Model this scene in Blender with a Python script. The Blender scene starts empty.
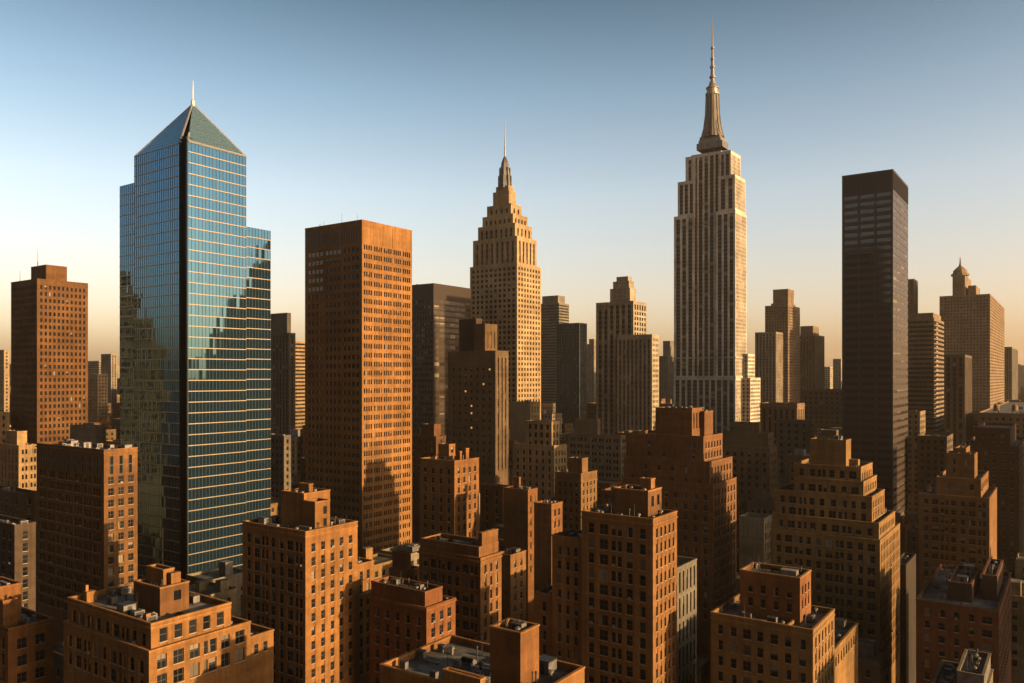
import bpy, math, random
import numpy as np
from math import radians as R
random.seed(7)
SC = bpy.context.scene
COL = SC.collection
# ------------------------------------------------------------------ camera
F, CX, HY, H = 800.0, 512.0, 377.0, 120.0      # focal length in px, principal column, horizon row, eye height
A = R(35)                                      # how far the street grid is turned from the view axis
cd = bpy.data.cameras.new("camera"); cam = bpy.data.objects.new("camera", cd); COL.objects.link(cam)
cam.location = (0, 0, H); cam.rotation_euler = (R(90), 0, 0)
cd.sensor_width = 36; cd.lens = 36*F/1024; cd.shift_y = (HY-341.5)/1024
cd.clip_start = 1; cd.clip_end = 60000
SC.camera = cam
# ------------------------------------------------------------------ sky, sun, exposure
SUN_EL, SUN_AZ = R(11.5), R(119)                  # azimuth clockwise from +Y (the view direction)
w = bpy.data.worlds.new("World"); SC.world = w; w.use_nodes = True
nt = w.node_tree; bg = nt.nodes["Background"]
sky = nt.nodes.new("ShaderNodeTexSky"); sky.sky_type = 'NISHITA'; sky.sun_disc = False
sky.sun_elevation = SUN_EL; sky.sun_rotation = SUN_AZ
sky.altitude = 0; sky.air_density = 1.0; sky.dust_density = 3.0; sky.ozone_density = 1.5
hs = nt.nodes.new("ShaderNodeHueSaturation"); hs.inputs["Saturation"].default_value = .88
nt.links.new(sky.outputs[0], hs.inputs["Color"]); # dusty evening air: the sky warms toward the horizon and deepens overhead
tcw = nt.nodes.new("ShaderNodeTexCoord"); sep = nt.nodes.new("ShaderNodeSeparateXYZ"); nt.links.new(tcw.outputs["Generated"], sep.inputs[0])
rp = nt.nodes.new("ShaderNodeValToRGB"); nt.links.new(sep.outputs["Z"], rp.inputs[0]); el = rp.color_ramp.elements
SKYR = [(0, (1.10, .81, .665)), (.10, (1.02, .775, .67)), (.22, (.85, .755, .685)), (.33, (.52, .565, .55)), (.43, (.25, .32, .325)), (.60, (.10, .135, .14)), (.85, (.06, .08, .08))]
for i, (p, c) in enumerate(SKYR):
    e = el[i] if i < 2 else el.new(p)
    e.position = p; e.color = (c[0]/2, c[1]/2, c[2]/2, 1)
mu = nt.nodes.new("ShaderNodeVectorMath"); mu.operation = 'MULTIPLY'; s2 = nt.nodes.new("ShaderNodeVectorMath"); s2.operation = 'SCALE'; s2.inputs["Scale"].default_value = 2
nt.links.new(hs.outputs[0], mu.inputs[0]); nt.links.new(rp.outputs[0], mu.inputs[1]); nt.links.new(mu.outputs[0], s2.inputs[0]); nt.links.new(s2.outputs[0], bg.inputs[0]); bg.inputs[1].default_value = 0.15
sl = bpy.data.lights.new("sun", 'SUN'); sun = bpy.data.objects.new("sun", sl); COL.objects.link(sun)
sl.energy = 5.0; sl.angle = R(0.5); sl.color = (1.0, 0.66, 0.33)
sun.rotation_euler = (R(90)-SUN_EL, 0, -SUN_AZ+math.pi)
sun.location = (300, 0, 600)
vs = SC.view_settings
vs.view_transform = 'Standard'; vs.look = 'None'; vs.gamma = 1; vs.use_curve_mapping = False; vs.exposure = 1.48
cy = SC.cycles
cy.max_bounces = 5; cy.diffuse_bounces = 1; cy.glossy_bounces = 3; cy.volume_bounces = 0; cy.transmission_bounces = 2
cy.use_denoising = True; cy.sample_clamp_indirect = 6
try: cy.denoiser = 'OPENIMAGEDENOISE'
except Exception: pass

# ------------------------------------------------------------------ materials
def mat(name, col, rough=.85, metal=0.0, spec=.3):
    m = bpy.data.materials.new(name); m.use_nodes = True
    b = m.node_tree.nodes["Principled BSDF"]
    b.inputs["Base Color"].default_value = (*col, 1); b.inputs["Roughness"].default_value = rough
    b.inputs["Metallic"].default_value = metal; b.inputs["Specular IOR Level"].default_value = spec
    return m
def tex_chain(m, col, parts, bump=0.0, bscale=2.0):
    """parts: (scale, stretch xyz, lo, hi) noises that multiply the base colour: weathering, streaks, grain"""
    t = m.node_tree; N = t.nodes; L = t.links; b = N["Principled BSDF"]
    tc = N.new("ShaderNodeTexCoord"); cur = None
    oi = N.new("ShaderNodeObjectInfo")
    for sc, st, lo, hi in parts:
        mp = N.new("ShaderNodeMapping"); mp.inputs["Scale"].default_value = st
        L.new(tc.outputs["Object"], mp.inputs[0])
        no = N.new("ShaderNodeTexNoise"); no.inputs["Scale"].default_value = sc; no.inputs["Detail"].default_value = 5
        L.new(mp.outputs[0], no.inputs["Vector"])
        mr = N.new("ShaderNodeMapRange"); mr.inputs[1].default_value = .3; mr.inputs[2].default_value = .7
        mr.inputs[3].default_value = lo; mr.inputs[4].default_value = hi
        L.new(no.outputs["Fac"], mr.inputs[0])
        if cur is None: cur = mr.outputs[0]
        else:
            mm = N.new("ShaderNodeMath"); mm.operation = 'MULTIPLY'; L.new(cur, mm.inputs[0]); L.new(mr.outputs[0], mm.inputs[1]); cur = mm.outputs[0]
    mx = N.new("ShaderNodeVectorMath"); mx.operation = 'SCALE'; mx.inputs[0].default_value = col
    L.new(cur, mx.inputs["Scale"]); L.new(mx.outputs[0], b.inputs["Base Color"])
    if bump:
        n2 = N.new("ShaderNodeTexNoise"); n2.inputs["Scale"].default_value = bscale; n2.inputs["Detail"].default_value = 6
        L.new(tc.outputs["Object"], n2.inputs["Vector"])
        bp = N.new("ShaderNodeBump"); bp.inputs["Strength"].default_value = bump; bp.inputs["Distance"].default_value = .1
        L.new(n2.outputs["Fac"], bp.inputs["Height"]); L.new(bp.outputs[0], b.inputs["Normal"])
    return m
_wc = {}
def masonry(col, name="brick"):
    k = (.31, .285, .205) if col[0] > 1.55*col[1] else (.43, .41, .35)      # brick / stone
    col = tuple(c*q for c, q in zip(col, k))
    k = (name, tuple(round(c, 3) for c in col))
    if k not in _wc:
        _wc[k] = tex_chain(mat(name, col, .9, 0, .2), col,
            [(.06, (1, 1, 1), .66, 1.28), (.9, (1, 1, .05), .74, 1.16), (.3, (.2, .2, 2.4), .86, 1.12), (.5, (1, 1, 1), .84, 1.14), (2.6, (1, 1, 1.6), .82, 1.15)], .35, 1.6)
    return _wc[k]
ROOF = tex_chain(mat("tar roof", (.05, .05, .052), .8), (.05, .046, .04), [(.12, (1, 1, 1), .4, 1.9), (.6, (1, 1, 1), .6, 1.5), (4, (1, 1, 1), .8, 1.2)], .5, 1.0)
ROOFL = tex_chain(mat("gravel roof", (.2, .19, .18), .9), (.11, .10, .088), [(.15, (1, 1, 1), .35, 1.5), (.8, (1, 1, 1), .6, 1.4), (5, (1, 1, 1), .8, 1.2)], .5, 1.5)
METAL = tex_chain(mat("galvanised metal", (.3, .3, .3), .5, .5), (.13, .12, .11), [(.8, (1, 1, 1), .6, 1.25), (5, (1, 1, 1), .85, 1.1)])
DMETAL = mat("dark metal", (.03, .03, .032), .5, .5)
WHITEM = mat("pale metal trim", (.34, .32, .29), .35, .6)
WOOD = tex_chain(mat("tank wood", (.14, .08, .045), .9), (.14, .08, .045), [(3, (1, 1, .1), .6, 1.3)])
def window_glass(name, col, rough=.07, spec=.6, metal=0.0, vary=1.0):
    m = mat(name, col, rough, metal, spec); t = m.node_tree; N = t.nodes; L = t.links
    oi = N.new("ShaderNodeObjectInfo"); mr = N.new("ShaderNodeMapRange"); mr.inputs[3].default_value = .5; mr.inputs[4].default_value = 1+vary
    L.new(oi.outputs["Random"], mr.inputs[0])
    v = N.new("ShaderNodeVectorMath"); v.operation = 'SCALE'; v.inputs[0].default_value = col; L.new(mr.outputs[0], v.inputs["Scale"])
    L.new(v.outputs[0], N["Principled BSDF"].inputs["Base Color"])
    return m
GLASS = window_glass("dark window glass", (.006, .007, .008), .2, .05)
BRONZE = window_glass("bronze window glass", (.03, .022, .014), .08, .28)
BRONZE2 = window_glass('reflective bronze glass', (.025, .021, .018), .06, .6)
BLIND = window_glass("window blind", (.085, .068, .048), .35, .3)
FRAME = mat("window frame", (.055, .045, .036), .6)
FRAMED = mat("dark window frame", (.03, .027, .024), .5)
SILL = tex_chain(mat("stone sill", (.2, .16, .11), .9), (.2, .15, .10), [(.8, (1, 1, 1), .8, 1.15)])
LIT = mat("lit window", (.3, .2, .1)); _b = LIT.node_tree.nodes["Principled BSDF"]; _b.inputs["Emission Color"].default_value = (1, .5, .16, 1); _b.inputs["Emission Strength"].default_value = .22

# ------------------------------------------------------------------ mesh helpers
class MB:
    """collects faces with a material each, then links ONE mesh object"""
    def __init__(s): s.v = []; s.f = []; s.mi = []; s.ms = []
    def m(s, mt):
        if mt not in s.ms: s.ms.append(mt)
        return s.ms.index(mt)
    def poly(s, pts, mt):
        i = len(s.v); s.v.extend(pts); s.f.append(tuple(range(i, i+len(pts)))); s.mi.append(s.m(mt))
    def box(s, x0, x1, y0, y1, z0, z1, mt, bottom=False, top=None):
        P = [(x0, y0, z0), (x1, y0, z0), (x1, y1, z0), (x0, y1, z0), (x0, y0, z1), (x1, y0, z1), (x1, y1, z1), (x0, y1, z1)]
        for q in ((0, 1, 5, 4), (1, 2, 6, 5), (2, 3, 7, 6), (3, 0, 4, 7)): s.poly([P[i] for i in q], mt)
        s.poly([P[i] for i in (4, 5, 6, 7)], top or mt)
        if bottom: s.poly([P[i] for i in (3, 2, 1, 0)], mt)
    def lathe(s, cx, cyy, prof, n, mt, rot=0.0):
        for (r0, z0), (r1, z1) in zip(prof, prof[1:]):
            for k in range(n):
                a0 = 2*math.pi*k/n+rot; a1 = 2*math.pi*(k+1)/n+rot
                p = lambda r, a, z: (cx+r*math.cos(a), cyy+r*math.sin(a), z)
                q = [p(r0, a0, z0), p(r0, a1, z0), p(r1, a1, z1), p(r1, a0, z1)]
                if r1 < 1e-4: q = q[:3]
                elif r0 < 1e-4: q = [q[0], q[2], q[3]]
                s.poly(q, mt)
    def tube(s, p, q, r, n, mt):
        p = np.array(p, float); q = np.array(q, float); d = q-p; d /= np.linalg.norm(d)
        e = np.cross(d, (0, 0, 1) if abs(d[2]) < .9 else (1, 0, 0)); e /= np.linalg.norm(e); g = np.cross(d, e)
        c = [e*math.cos(2*math.pi*k/n)*r+g*math.sin(2*math.pi*k/n)*r for k in range(n)]
        for k in range(n):
            a, b = c[k], c[(k+1) % n]; s.poly([tuple(p+a), tuple(p+b), tuple(q+b), tuple(q+a)], mt)
        s.poly([tuple(q+x) for x in c], mt)
    def add(s, me_mb, loc, rz):
        c, sn = round(math.cos(rz)), round(math.sin(rz)); b = len(s.v)
        s.v.extend([(loc[0]+c*x-sn*y, loc[1]+sn*x+c*y, loc[2]+z) for x, y, z in me_mb.v])
        mp = [s.m(mt) for mt in me_mb.ms]
        s.f.extend([tuple(i+b for i in f) for f in me_mb.f]); s.mi.extend([mp[i] for i in me_mb.mi])
    def mesh(s, name):
        me = bpy.data.meshes.new(name); me.from_pydata(s.v, [], s.f)
        for mt in s.ms: me.materials.append(mt)
        me.polygons.foreach_set("material_index", s.mi); me.update(); return me
    def build(s, name, parent=None):
        if not s.f: return None
        return link(name, s.mesh(name), parent)
def link(name, me, parent=None, loc=(0, 0, 0), rz=0.0):
    o = bpy.data.objects.new(name, me); COL.objects.link(o); o.location = loc; o.rotation_euler = (0, 0, rz)
    if parent: o.parent = parent
    return o
def tag(o, label, cat, group=None, kind=None):
    if label: o["label"] = label
    if cat: o["category"] = cat
    if group: o["group"] = group
    if kind: o["kind"] = kind
    return o

# ------------------------------------------------------------------ windows
_wb = {}
def window_mb(ww, wh, rec, kind, var):
    k = (round(ww, 2), round(wh, 2), round(rec, 2), kind, var)
    if k in _wb: return _wb[k]
    mb = MB(); fr = FRAME if kind in ('sash', 'group3') else FRAMED
    gl = BRONZE2 if kind in ('sky', 'skyp') else BRONZE if kind in ('bronze', 'quad', 'quadb') else GLASS
    y1 = rec; yf = rec-.07; t = .07 if kind != 'quad' else .05
    hw = ww/2
    up = lo = gl
    if var == 1: up = BLIND
    elif var == 2: lo = up = BLIND
    zm = wh*(.52 if kind in ('sash', 'group3') else 1.0)
    if var == 1: zm = wh*.6
    def pane(a, b, c, d, mt): mb.poly([(a, y1, c), (b, y1, c), (b, y1, d), (a, y1, d)], mt)
    n = {'sash': 1, 'group3': 3, 'quad': 4, 'quadb': 4, 'bronze': 5, 'plain': 1, 'pair': 2, 'sky': 6, 'skyp': 2}[kind]
    if kind == 'sash' and ww > 1.7: n = 2
    for i in range(n):
        a = -hw+ww*i/n; b = -hw+ww*(i+1)/n
        if zm < wh: pane(a, b, 0, zm, lo); pane(a, b, zm, wh, up)
        else: pane(a, b, 0, wh, lo)
        if i: mb.box(a-t/2, a+t/2, yf, y1+.01, 0, wh, fr)
    if kind not in ('plain',):
        mb.box(-hw, -hw+t, yf, y1+.01, 0, wh, fr); mb.box(hw-t, hw, yf, y1+.01, 0, wh, fr)
        mb.box(-hw+t, hw-t, yf, y1+.01, wh-t, wh, fr)
    if var == 3: mb.box(-.36, .36, -.38, y1-.06, .02, .5, METAL, True)
    if var == 4: mb.poly([(-hw+t, y1-.02, .05), (-hw+t+ww*.3, y1-.02, .05), (-hw+t+ww*.24, y1-.02, wh-t), (-hw+t, y1-.02, wh-t)], BLIND)
    if kind in ('sash', 'group3'):
        mb.box(-hw+t, hw-t, yf+.02, y1+.01, wh*.5-.04, wh*.5+.04, fr)
        mb.box(-hw-.08, hw+.08, -.09, .02, -.16, -.002, SILL, bottom=True)
    _wb[k] = mb; return mb
_wm = {}
def window_mesh(*k):
    kk = (round(k[0], 2), round(k[1], 2), round(k[2], 2), k[3], k[4])
    if kk not in _wm: _wm[kk] = window_mb(*k).mesh("window")
    return _wm[kk]

# ------------------------------------------------------------------ facades
class S:
    """window layout: bay width, windows in one bay [(centre fraction, width)], floor height, window height, ..."""
    def __init__(s, bay=3.2, pat=((.5, 1.3),), fl=3.4, wh=1.9, rec=.28, margin=1.2, top=1.6, kind='sash', rel=0.0, strip=False, band=False, pats=None, blind=.16, spand=None, rib=False, skip=0.0):
        s.bay = bay; s.pats = pats or [pat]; s.fl = fl; s.wh = wh; s.rec = rec; s.margin = margin; s.top = top
        s.kind = kind; s.strip = strip; s.band = band; s.blind = blind; s.spand = spand; s.rib = rib; s.skip = skip; s.rel = rel
def P3(o, ud, n, u, z, d): return (o[0]+ud[0]*u+n[0]*d, o[1]+ud[1]*u+n[1]*d, z)
def facade(W, o, ud, n, wd, z0, z1, st, mt, zvis, rng):
    """wall with real openings; returns the windows that close them: (u, z, w, h)"""
    Q = lambda a, b, c, d, e=0.0: W.poly([P3(o, ud, n, a, c, e), P3(o, ud, n, b, c, e), P3(o, ud, n, b, d, e), P3(o, ud, n, a, d, e)], mt)
    if st is None or wd < 2*st.margin+.8 or z1-z0 < st.top+st.wh+.4:
        Q(0, wd, z0, z1); return []
    nb = max(1, round((wd-2*st.margin)/st.bay)); bw = (wd-2*st.margin)/nb; cols = []
    for i in range(nb):
        for c, ww in st.pats[i % len(st.pats)]:
            ww2 = ww*min(1.0, bw/st.bay) if bw < st.bay else ww
            cols.append((st.margin+bw*(i+c)-ww2/2, st.margin+bw*(i+c)+ww2/2))
    rows = []; z = z1-st.top-st.wh
    while z > max(z0+.5, zvis): rows.append((z, z+st.wh)); z -= st.fl
    rows.reverse()
    if not rows: Q(0, wd, z0, z1); return []
    out = []
    if st.band:      # continuous ribbon windows, one per floor
        a, b = st.margin, wd-st.margin
        Q(0, a, z0, z1); Q(b, wd, z0, z1); cols = [(a, b)]
    else:
        e = 0.0
        for a, b in cols: Q(e, a, z0, z1); e = b
        Q(e, wd, z0, z1)
    r = st.rec; rl = st.rel
    for a, b in cols:
        if st.strip:
            zs = max(z0, rows[0][0]-.8); zt = rows[-1][1]+.5
            if zs > z0: Q(a, b, z0, zs)
            Q(a, b, zt, z1)
            W.poly([P3(o, ud, n, a, zs, 0), P3(o, ud, n, a, zs, -r), P3(o, ud, n, a, zt, -r), P3(o, ud, n, a, zt, 0)], mt)
            W.poly([P3(o, ud, n, b, zs, -r), P3(o, ud, n, b, zs, 0), P3(o, ud, n, b, zt, 0), P3(o, ud, n, b, zt, -r)], mt)
            W.poly([P3(o, ud, n, a, zt, -r), P3(o, ud, n, b, zt, -r), P3(o, ud, n, b, zt, 0), P3(o, ud, n, a, zt, 0)], mt)
            out.append(((a+b)/2, zs, b-a, zt-zs)); continue
        e = z0
        for c, d in rows:
            if st.skip and rng.random() < st.skip: continue
            Q(a, b, e, c, -rl if e > z0 else 0.0)
            if rl and e > z0:
                W.poly([P3(o, ud, n, a, e, 0), P3(o, ud, n, a, e, -rl), P3(o, ud, n, a, c, -rl), P3(o, ud, n, a, c, 0)], mt); W.poly([P3(o, ud, n, b, e, -rl), P3(o, ud, n, b, e, 0), P3(o, ud, n, b, c, 0), P3(o, ud, n, b, c, -rl)], mt)
            e = d
            for p in (((a, c, 0), (b, c, 0), (b, c, -r), (a, c, -r)), ((a, d, -r), (b, d, -r), (b, d, 0), (a, d, 0)),
                      ((a, c, 0), (a, c, -r), (a, d, -r), (a, d, 0)), ((b, c, -r), (b, c, 0), (b, d, 0), (b, d, -r))):
                W.poly([P3(o, ud, n, *x) for x in p], mt)
            out.append(((a+b)/2, c, b-a, d-c))
        Q(a, b, e, z1)
    return out

# ------------------------------------------------------------------ buildings
FOOT = []          # (x-range in picture, ytop, ybot, depth, corners) of every building placed, for the infill
class Bld:
    def __init__(s, name, label, cat, D, xl, xc, xr, ytop, col, st, ybot=683, stR=0, group=None, roof=ROOF, clutter=4, coping=None, seed=None, tex="brick", back=False):
        s.D = D; s.name = name; k = lambda x: (x-CX)/F
        s.col = masonry(col, tex) if isinstance(col, tuple) else col
        s.cop = masonry(tuple(min(.6, c*1.25) for c in col), "coping") if coping is None and isinstance(col, tuple) else (coping or s.col)
        s.cx, s.cyy = k(xc)*D, D
        s.root = bpy.data.objects.new(name, None); COL.objects.link(s.root); s.root.empty_display_size = 5
        s.root.location = (s.cx, s.cyy, 0); s.root.rotation_euler = (0, 0, -A); tag(s.root, label, cat, group)
        s.st = st; s.stR = st if stR == 0 else stR; s.roofm = roof; s.ncl = clutter; s.ybot = ybot; s.back = back
        s.rng = random.Random(seed if seed is not None else round(D*7+xc)); s.tiers = []; s.W = MB(); s.RF = MB(); s.PP = MB(); s.wins = []
        s.ybot_px = ybot; s.px = (xl, xr, ytop)
        wl, wr = s.L(xl), s.Rr(xr)
        s.wl, s.wr = -wl, wr
        s.box(wl, 0, 0, wr, s.z(ytop), 0.0)
    # picture column -> local coordinates on the two visible faces
    def L(s, xl, y=0.0, D=None):
        c = s.world(0, y); k = (xl-CX)/F; t = (c[0]-k*c[1])/(math.cos(A)+k*math.sin(A)); return -t
    def Rr(s, xr, x=0.0):
        c = s.world(x, 0); k = (xr-CX)/F; return (k*c[1]-c[0])/(math.sin(A)-k*math.cos(A))
    def world(s, x, y): return (s.cx+x*math.cos(A)+y*math.sin(A), s.cyy-x*math.sin(A)+y*math.cos(A))
    def local(s, X, Y):
        dx, dy = X-s.cx, Y-s.cyy; return (dx*math.cos(A)-dy*math.sin(A), dx*math.sin(A)+dy*math.cos(A))
    def z(s, ypx, D=None): return H-(ypx-HY)/F*(D or s.D)
    def box(s, x0, x1, y0, y1, z1, z0, st=0, stR=0, part='wall', parapet=True, mt=None, ribs=False):
        mt = mt or s.col; st = s.st if st == 0 else st; stR = (s.stR if stR == 0 else stR)
        pen = part != 'wall'; W = MB() if pen else s.W
        zv = s.z(s.ybot+25, s.D)
        a = [(x0, y0), (1, 0), (0, -1), x1-x0]; b = [(x1, y0), (0, 1), (1, 0), y1-y0]
        ws = []
        for (o, ud, n, wd), q, rz in ((a, st, 0.0), (b, stR, math.pi/2)):
            for (u, z, ww, wh) in facade(W, o, ud, n, wd, z0, z1, q, mt, zv, s.rng):
                p = P3(o, ud, n, u, z, 0); ws.append((p, rz, ww, wh, q))
        W.poly([(x1, y1, z0), (x0, y1, z0), (x0, y1, z1), (x1, y1, z1)], mt)
        W.poly([(x0, y1, z0), (x0, y0, z0), (x0, y0, z1), (x0, y1, z1)], mt)
        zr = z1-(.9 if parapet else 0.0)
        t = .35
        if parapet:
            RF = W if pen else s.RF
            RF.poly([(x0+t, y0+t, zr), (x1-t, y0+t, zr), (x1-t, y1-t, zr), (x0+t, y1-t, zr)], s.roofm)
            RF.poly([(x0+t, y0+t, zr), (x0+t, y0+t, z1), (x1-t, y0+t, z1), (x1-t, y0+t, zr)], mt)
            RF.poly([(x1-t, y1-t, zr), (x1-t, y1-t, z1), (x0+t, y1-t, z1), (x0+t, y1-t, zr)], mt)
            RF.poly([(x0+t, y1-t, zr), (x0+t, y1-t, z1), (x0+t, y0+t, z1), (x0+t, y0+t, zr)], mt)
            RF.poly([(x1-t, y0+t, zr), (x1-t, y0+t, z1), (x1-t, y1-t, z1), (x1-t, y1-t, zr)], mt)
            g = .1; h = .28; PP = W if pen else s.PP; i = t+.06
            PP.box(x0-g, x1+g, y0-g, y0+i, z1, z1+h, s.cop, True); PP.box(x0-g, x1+g, y1-i, y1+g, z1, z1+h, s.cop, True)
            PP.box(x0-g, x0+i, y0+i, y1-i, z1, z1+h, s.cop, True); PP.box(x1-i, x1+g, y0+i, y1-i, z1, z1+h, s.cop, True)
        else:
            W.poly([(x0, y0, z1), (x1, y0, z1), (x1, y1, z1), (x0, y1, z1)], s.roofm)
        par = s.root
        if pen: par = W.build(part, s.root)
        s.wins.extend((w_, par) for w_ in ws)
        s.tiers.append((x0, x1, y0, y1, z1, zr, z0)); return par
    def tier(s, xl, xc, xr, y, dd=6.0, st=0, stR=0, part='wall', parapet=True, mt=None, free=False):
        """a set-back mass whose outline in the picture is given; dd = how far behind the front corner"""
        D = s.D+dd; lx, ly = s.local((xc-CX)/F*D, D)
        b = s.tiers[0]
        if not free: lx = min(lx, b[1]); ly = max(ly, b[2])
        x0 = s.L(xl, ly); y1 = s.Rr(xr, lx)
        if not free: x0 = max(x0, b[0]); y1 = min(y1, b[3])
        x0 = min(x0, lx-1.2); y1 = max(y1, ly+1.2)
        wc = s.world(lx, ly); z1 = s.z(y, wc[1]); mxy = ((x0+lx)/2, (ly+y1)/2)
        z0 = 0.0
        for t in s.tiers:
            if t[0]-.1 <= mxy[0] <= t[1]+.1 and t[2]-.1 <= mxy[1] <= t[3]+.1 and t[4] < z1: z0 = max(z0, t[5]-.15)
        return s.box(x0, lx, ly, y1, z1, z0, st, stR, part, parapet, mt)
    def wing_r(s, xr, y, inset=.6, depth=None, st=0, stR=0, y0=None):
        b = s.tiers[0]; y0 = b[3] if y0 is None else y0; y1 = s.Rr(xr, -inset); wc = s.world(-inset, y0)
        return s.box(b[1]-inset-(depth or (b[1]-b[0])*.8), b[1]-inset, y0+.01, y1, s.z(y, wc[1]), 0.0, st, stR)
    def wing_l(s, xl, y, inset=.6, depth=None, st=0, stR=0, x1=None):
        b = s.tiers[0]; x1 = b[0] if x1 is None else x1; x0 = s.L(xl, inset); wc = s.world(x1, inset)
        return s.box(x0, x1-.01, inset, inset+(depth or (b[3]-b[2])*.8), s.z(y, wc[1]), 0.0, st, stR)
    def band(s, zpx, h=.5, out=.25, name='cornice', ti=0, mt=None, D=None):
        """a projecting string course round a mass"""
        x0, x1, y0, y1 = s.tiers[ti][:4]; z = s.z(zpx, D); mb = MB(); mt = mt or s.cop
        mb.box(x0-out, x1+out, y0-out, y0-.003, z, z+h, mt, True); mb.box(x1+.003, x1+out, y0-.003, y1, z, z+h, mt, True)
        return mb.build(name, s.root)
    def clutter(s, ti, n, big=True):
        x0, x1, y0, y1, z1, zr = s.tiers[ti][:6]; r = s.rng; placed = []
        ups = [t for i, t in enumerate(s.tiers) if i != ti and t[4] > z1-.5]
        for _ in range(n*6):
            if len(placed) >= n: break
            k = r.choice(['ac', 'ac', 'vent', 'duct', 'hatch', 'vent', 'pipe', 'skylight', 'rail', 'run', 'aerial', 'crate'])
            sx, sy = {'ac': (1.1, .8), 'vent': (.5, .5), 'duct': (2.2, .5), 'hatch': (1.3, 1.3), 'pipe': (.4, .4), 'skylight': (1.2, .8), 'rail': (1.6, .2), 'run': (2.4, .3), 'aerial': (.4, .4), 'crate': (.6, .5)}[k]
            if x1-x0 < 2*sx+2 or y1-y0 < 2*sy+2: continue
            px, py = r.uniform(x0+sx+.8, x1-sx-.8), r.uniform(y0+sy+.8, y1-sy-.8)
            if any(t[0]-sx < px < t[1]+sx and t[2]-sy < py < t[3]+sy for t in ups): continue
            if any(abs(px-q[0]) < sx+q[2]+.2 and abs(py-q[1]) < sy+q[3]+.2 for q in placed): continue
            placed.append((px, py, sx, sy))
            nm = {'ac': 'air_conditioner', 'vent': 'roof_vent', 'duct': 'duct', 'hatch': 'roof_hatch', 'pipe': 'vent_pipe', 'skylight': 'skylight', 'rail': 'railing', 'run': 'pipe_run', 'aerial': 'aerial', 'crate': 'utility_box'}[k]
            link(nm, roof_mesh(k), s.root, (px, py, zr), r.choice([0, math.pi/2]) if k in ('ac', 'vent', 'hatch', 'pipe') else 0.0)
    def tank(s, ti, x, y, sc=1.0):
        zr = s.tiers[ti][5]; mb = MB()
        for dx in (-1.1, 1.1):
            for dy in (-1.1, 1.1): mb.box(x+(dx-.1)*sc, x+(dx+.1)*sc, y+(dy-.1)*sc, y+(dy+.1)*sc, zr, zr+2.0*sc, DMETAL)
        mb.box(x-1.5*sc, x+1.5*sc, y-1.5*sc, y+1.5*sc, zr+2.0*sc, zr+2.2*sc, DMETAL, True)
        fr = mb.build('water_tank', s.root); b2 = MB()
        b2.lathe(x, y, [(1.55*sc, zr+2.2*sc), (1.5*sc, zr+5*sc), (1.6*sc, zr+5*sc), (0, zr+6.3*sc)], 14, WOOD); b2.build('tank_barrel', fr)
    def antenna(s, ti, x, y, h, r=.12):
        zr = s.tiers[ti][5]; mb = MB(); mb.lathe(x, y, [(r*2.2, zr), (r*1.6, zr+h*.3), (r, zr+h*.3), (r*.5, zr+h), (0, zr+h)], 6, METAL); return mb.build('antenna', s.root)
    def done(s, ncl=None, lit=0):
        s.W.build('wall', s.root); s.RF.build('roof', s.root); s.PP.build('parapet', s.root)
        ncl = s.ncl if ncl is None else ncl
        if s.D < 320: ncl = int(ncl*2.2)
        for i in range(len(s.tiers)):
            t = s.tiers[i]
            if (t[1]-t[0])*(t[3]-t[2]) > 25 and ncl: s.clutter(i, ncl if i == 0 or len(s.tiers) < 3 else max(1, ncl//2))
        def seen(w_):
            p = w_[0]; X, Y = s.world(p[0], p[1]); yp = HY-(p[2]-H)*F/Y
            vis = 1.0 if yp < s.ybot else .02
            return vis*w_[2]*w_[3]/(Y*Y)*(1.0-(.0005*(yp)))
        strips = [w_ for w_ in s.wins if w_[0][4].strip or w_[0][4].band]
        singles = [w_ for w_ in s.wins if not (w_[0][4].strip or w_[0][4].band)]
        for (p, rz, ww, wh, q), par in strips:
            mb = strip_mb(ww, wh, q) if q.strip else band_mb(ww, wh, q)
            link('window_strip' if q.strip else 'window_band', mb.mesh('window'), par, p, rz)
        singles.sort(key=lambda w_: -seen(w_[0])); rest = MB()
        nl = set(s.rng.sample(range(min(100, len(singles))), min(lit, len(singles)))) if lit else set()
        for i, ((p, rz, ww, wh, q), par) in enumerate(singles):
            x = s.rng.random(); var = 0 if x > q.blind else (1 if x > q.blind*.35 else 2)
            if var == 0 and q.kind == 'sash': y = s.rng.random(); var = 3 if y < .07 else 4 if y < .22 else 0
            if i < 100:
                o = link('window', window_mesh(ww, wh, q.rec, q.kind, var), par, p, rz)
                if i in nl:
                    mb = MB(); mb.poly([(-ww*.4, q.rec-.02, wh*.15), (ww*.4, q.rec-.02, wh*.15), (ww*.4, q.rec-.02, wh*.8), (-ww*.4, q.rec-.02, wh*.8)], LIT); mb.build('lit_pane', o)
            else: rest.add(window_mb(ww, wh, q.rec, q.kind, var), p, rz)
        if rest.f: tag(rest.build('window', s.root), None, None, None, 'stuff')
        for t in s.tiers:
            cs = [s.world(x, y) for x, y in ((t[0], t[2]), (t[1], t[2]), (t[1], t[3]), (t[0], t[3]))]
            FOOT.append((s.name, cs, t[4], t[6], s.ybot, s.D, s.px))
        return s
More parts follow.
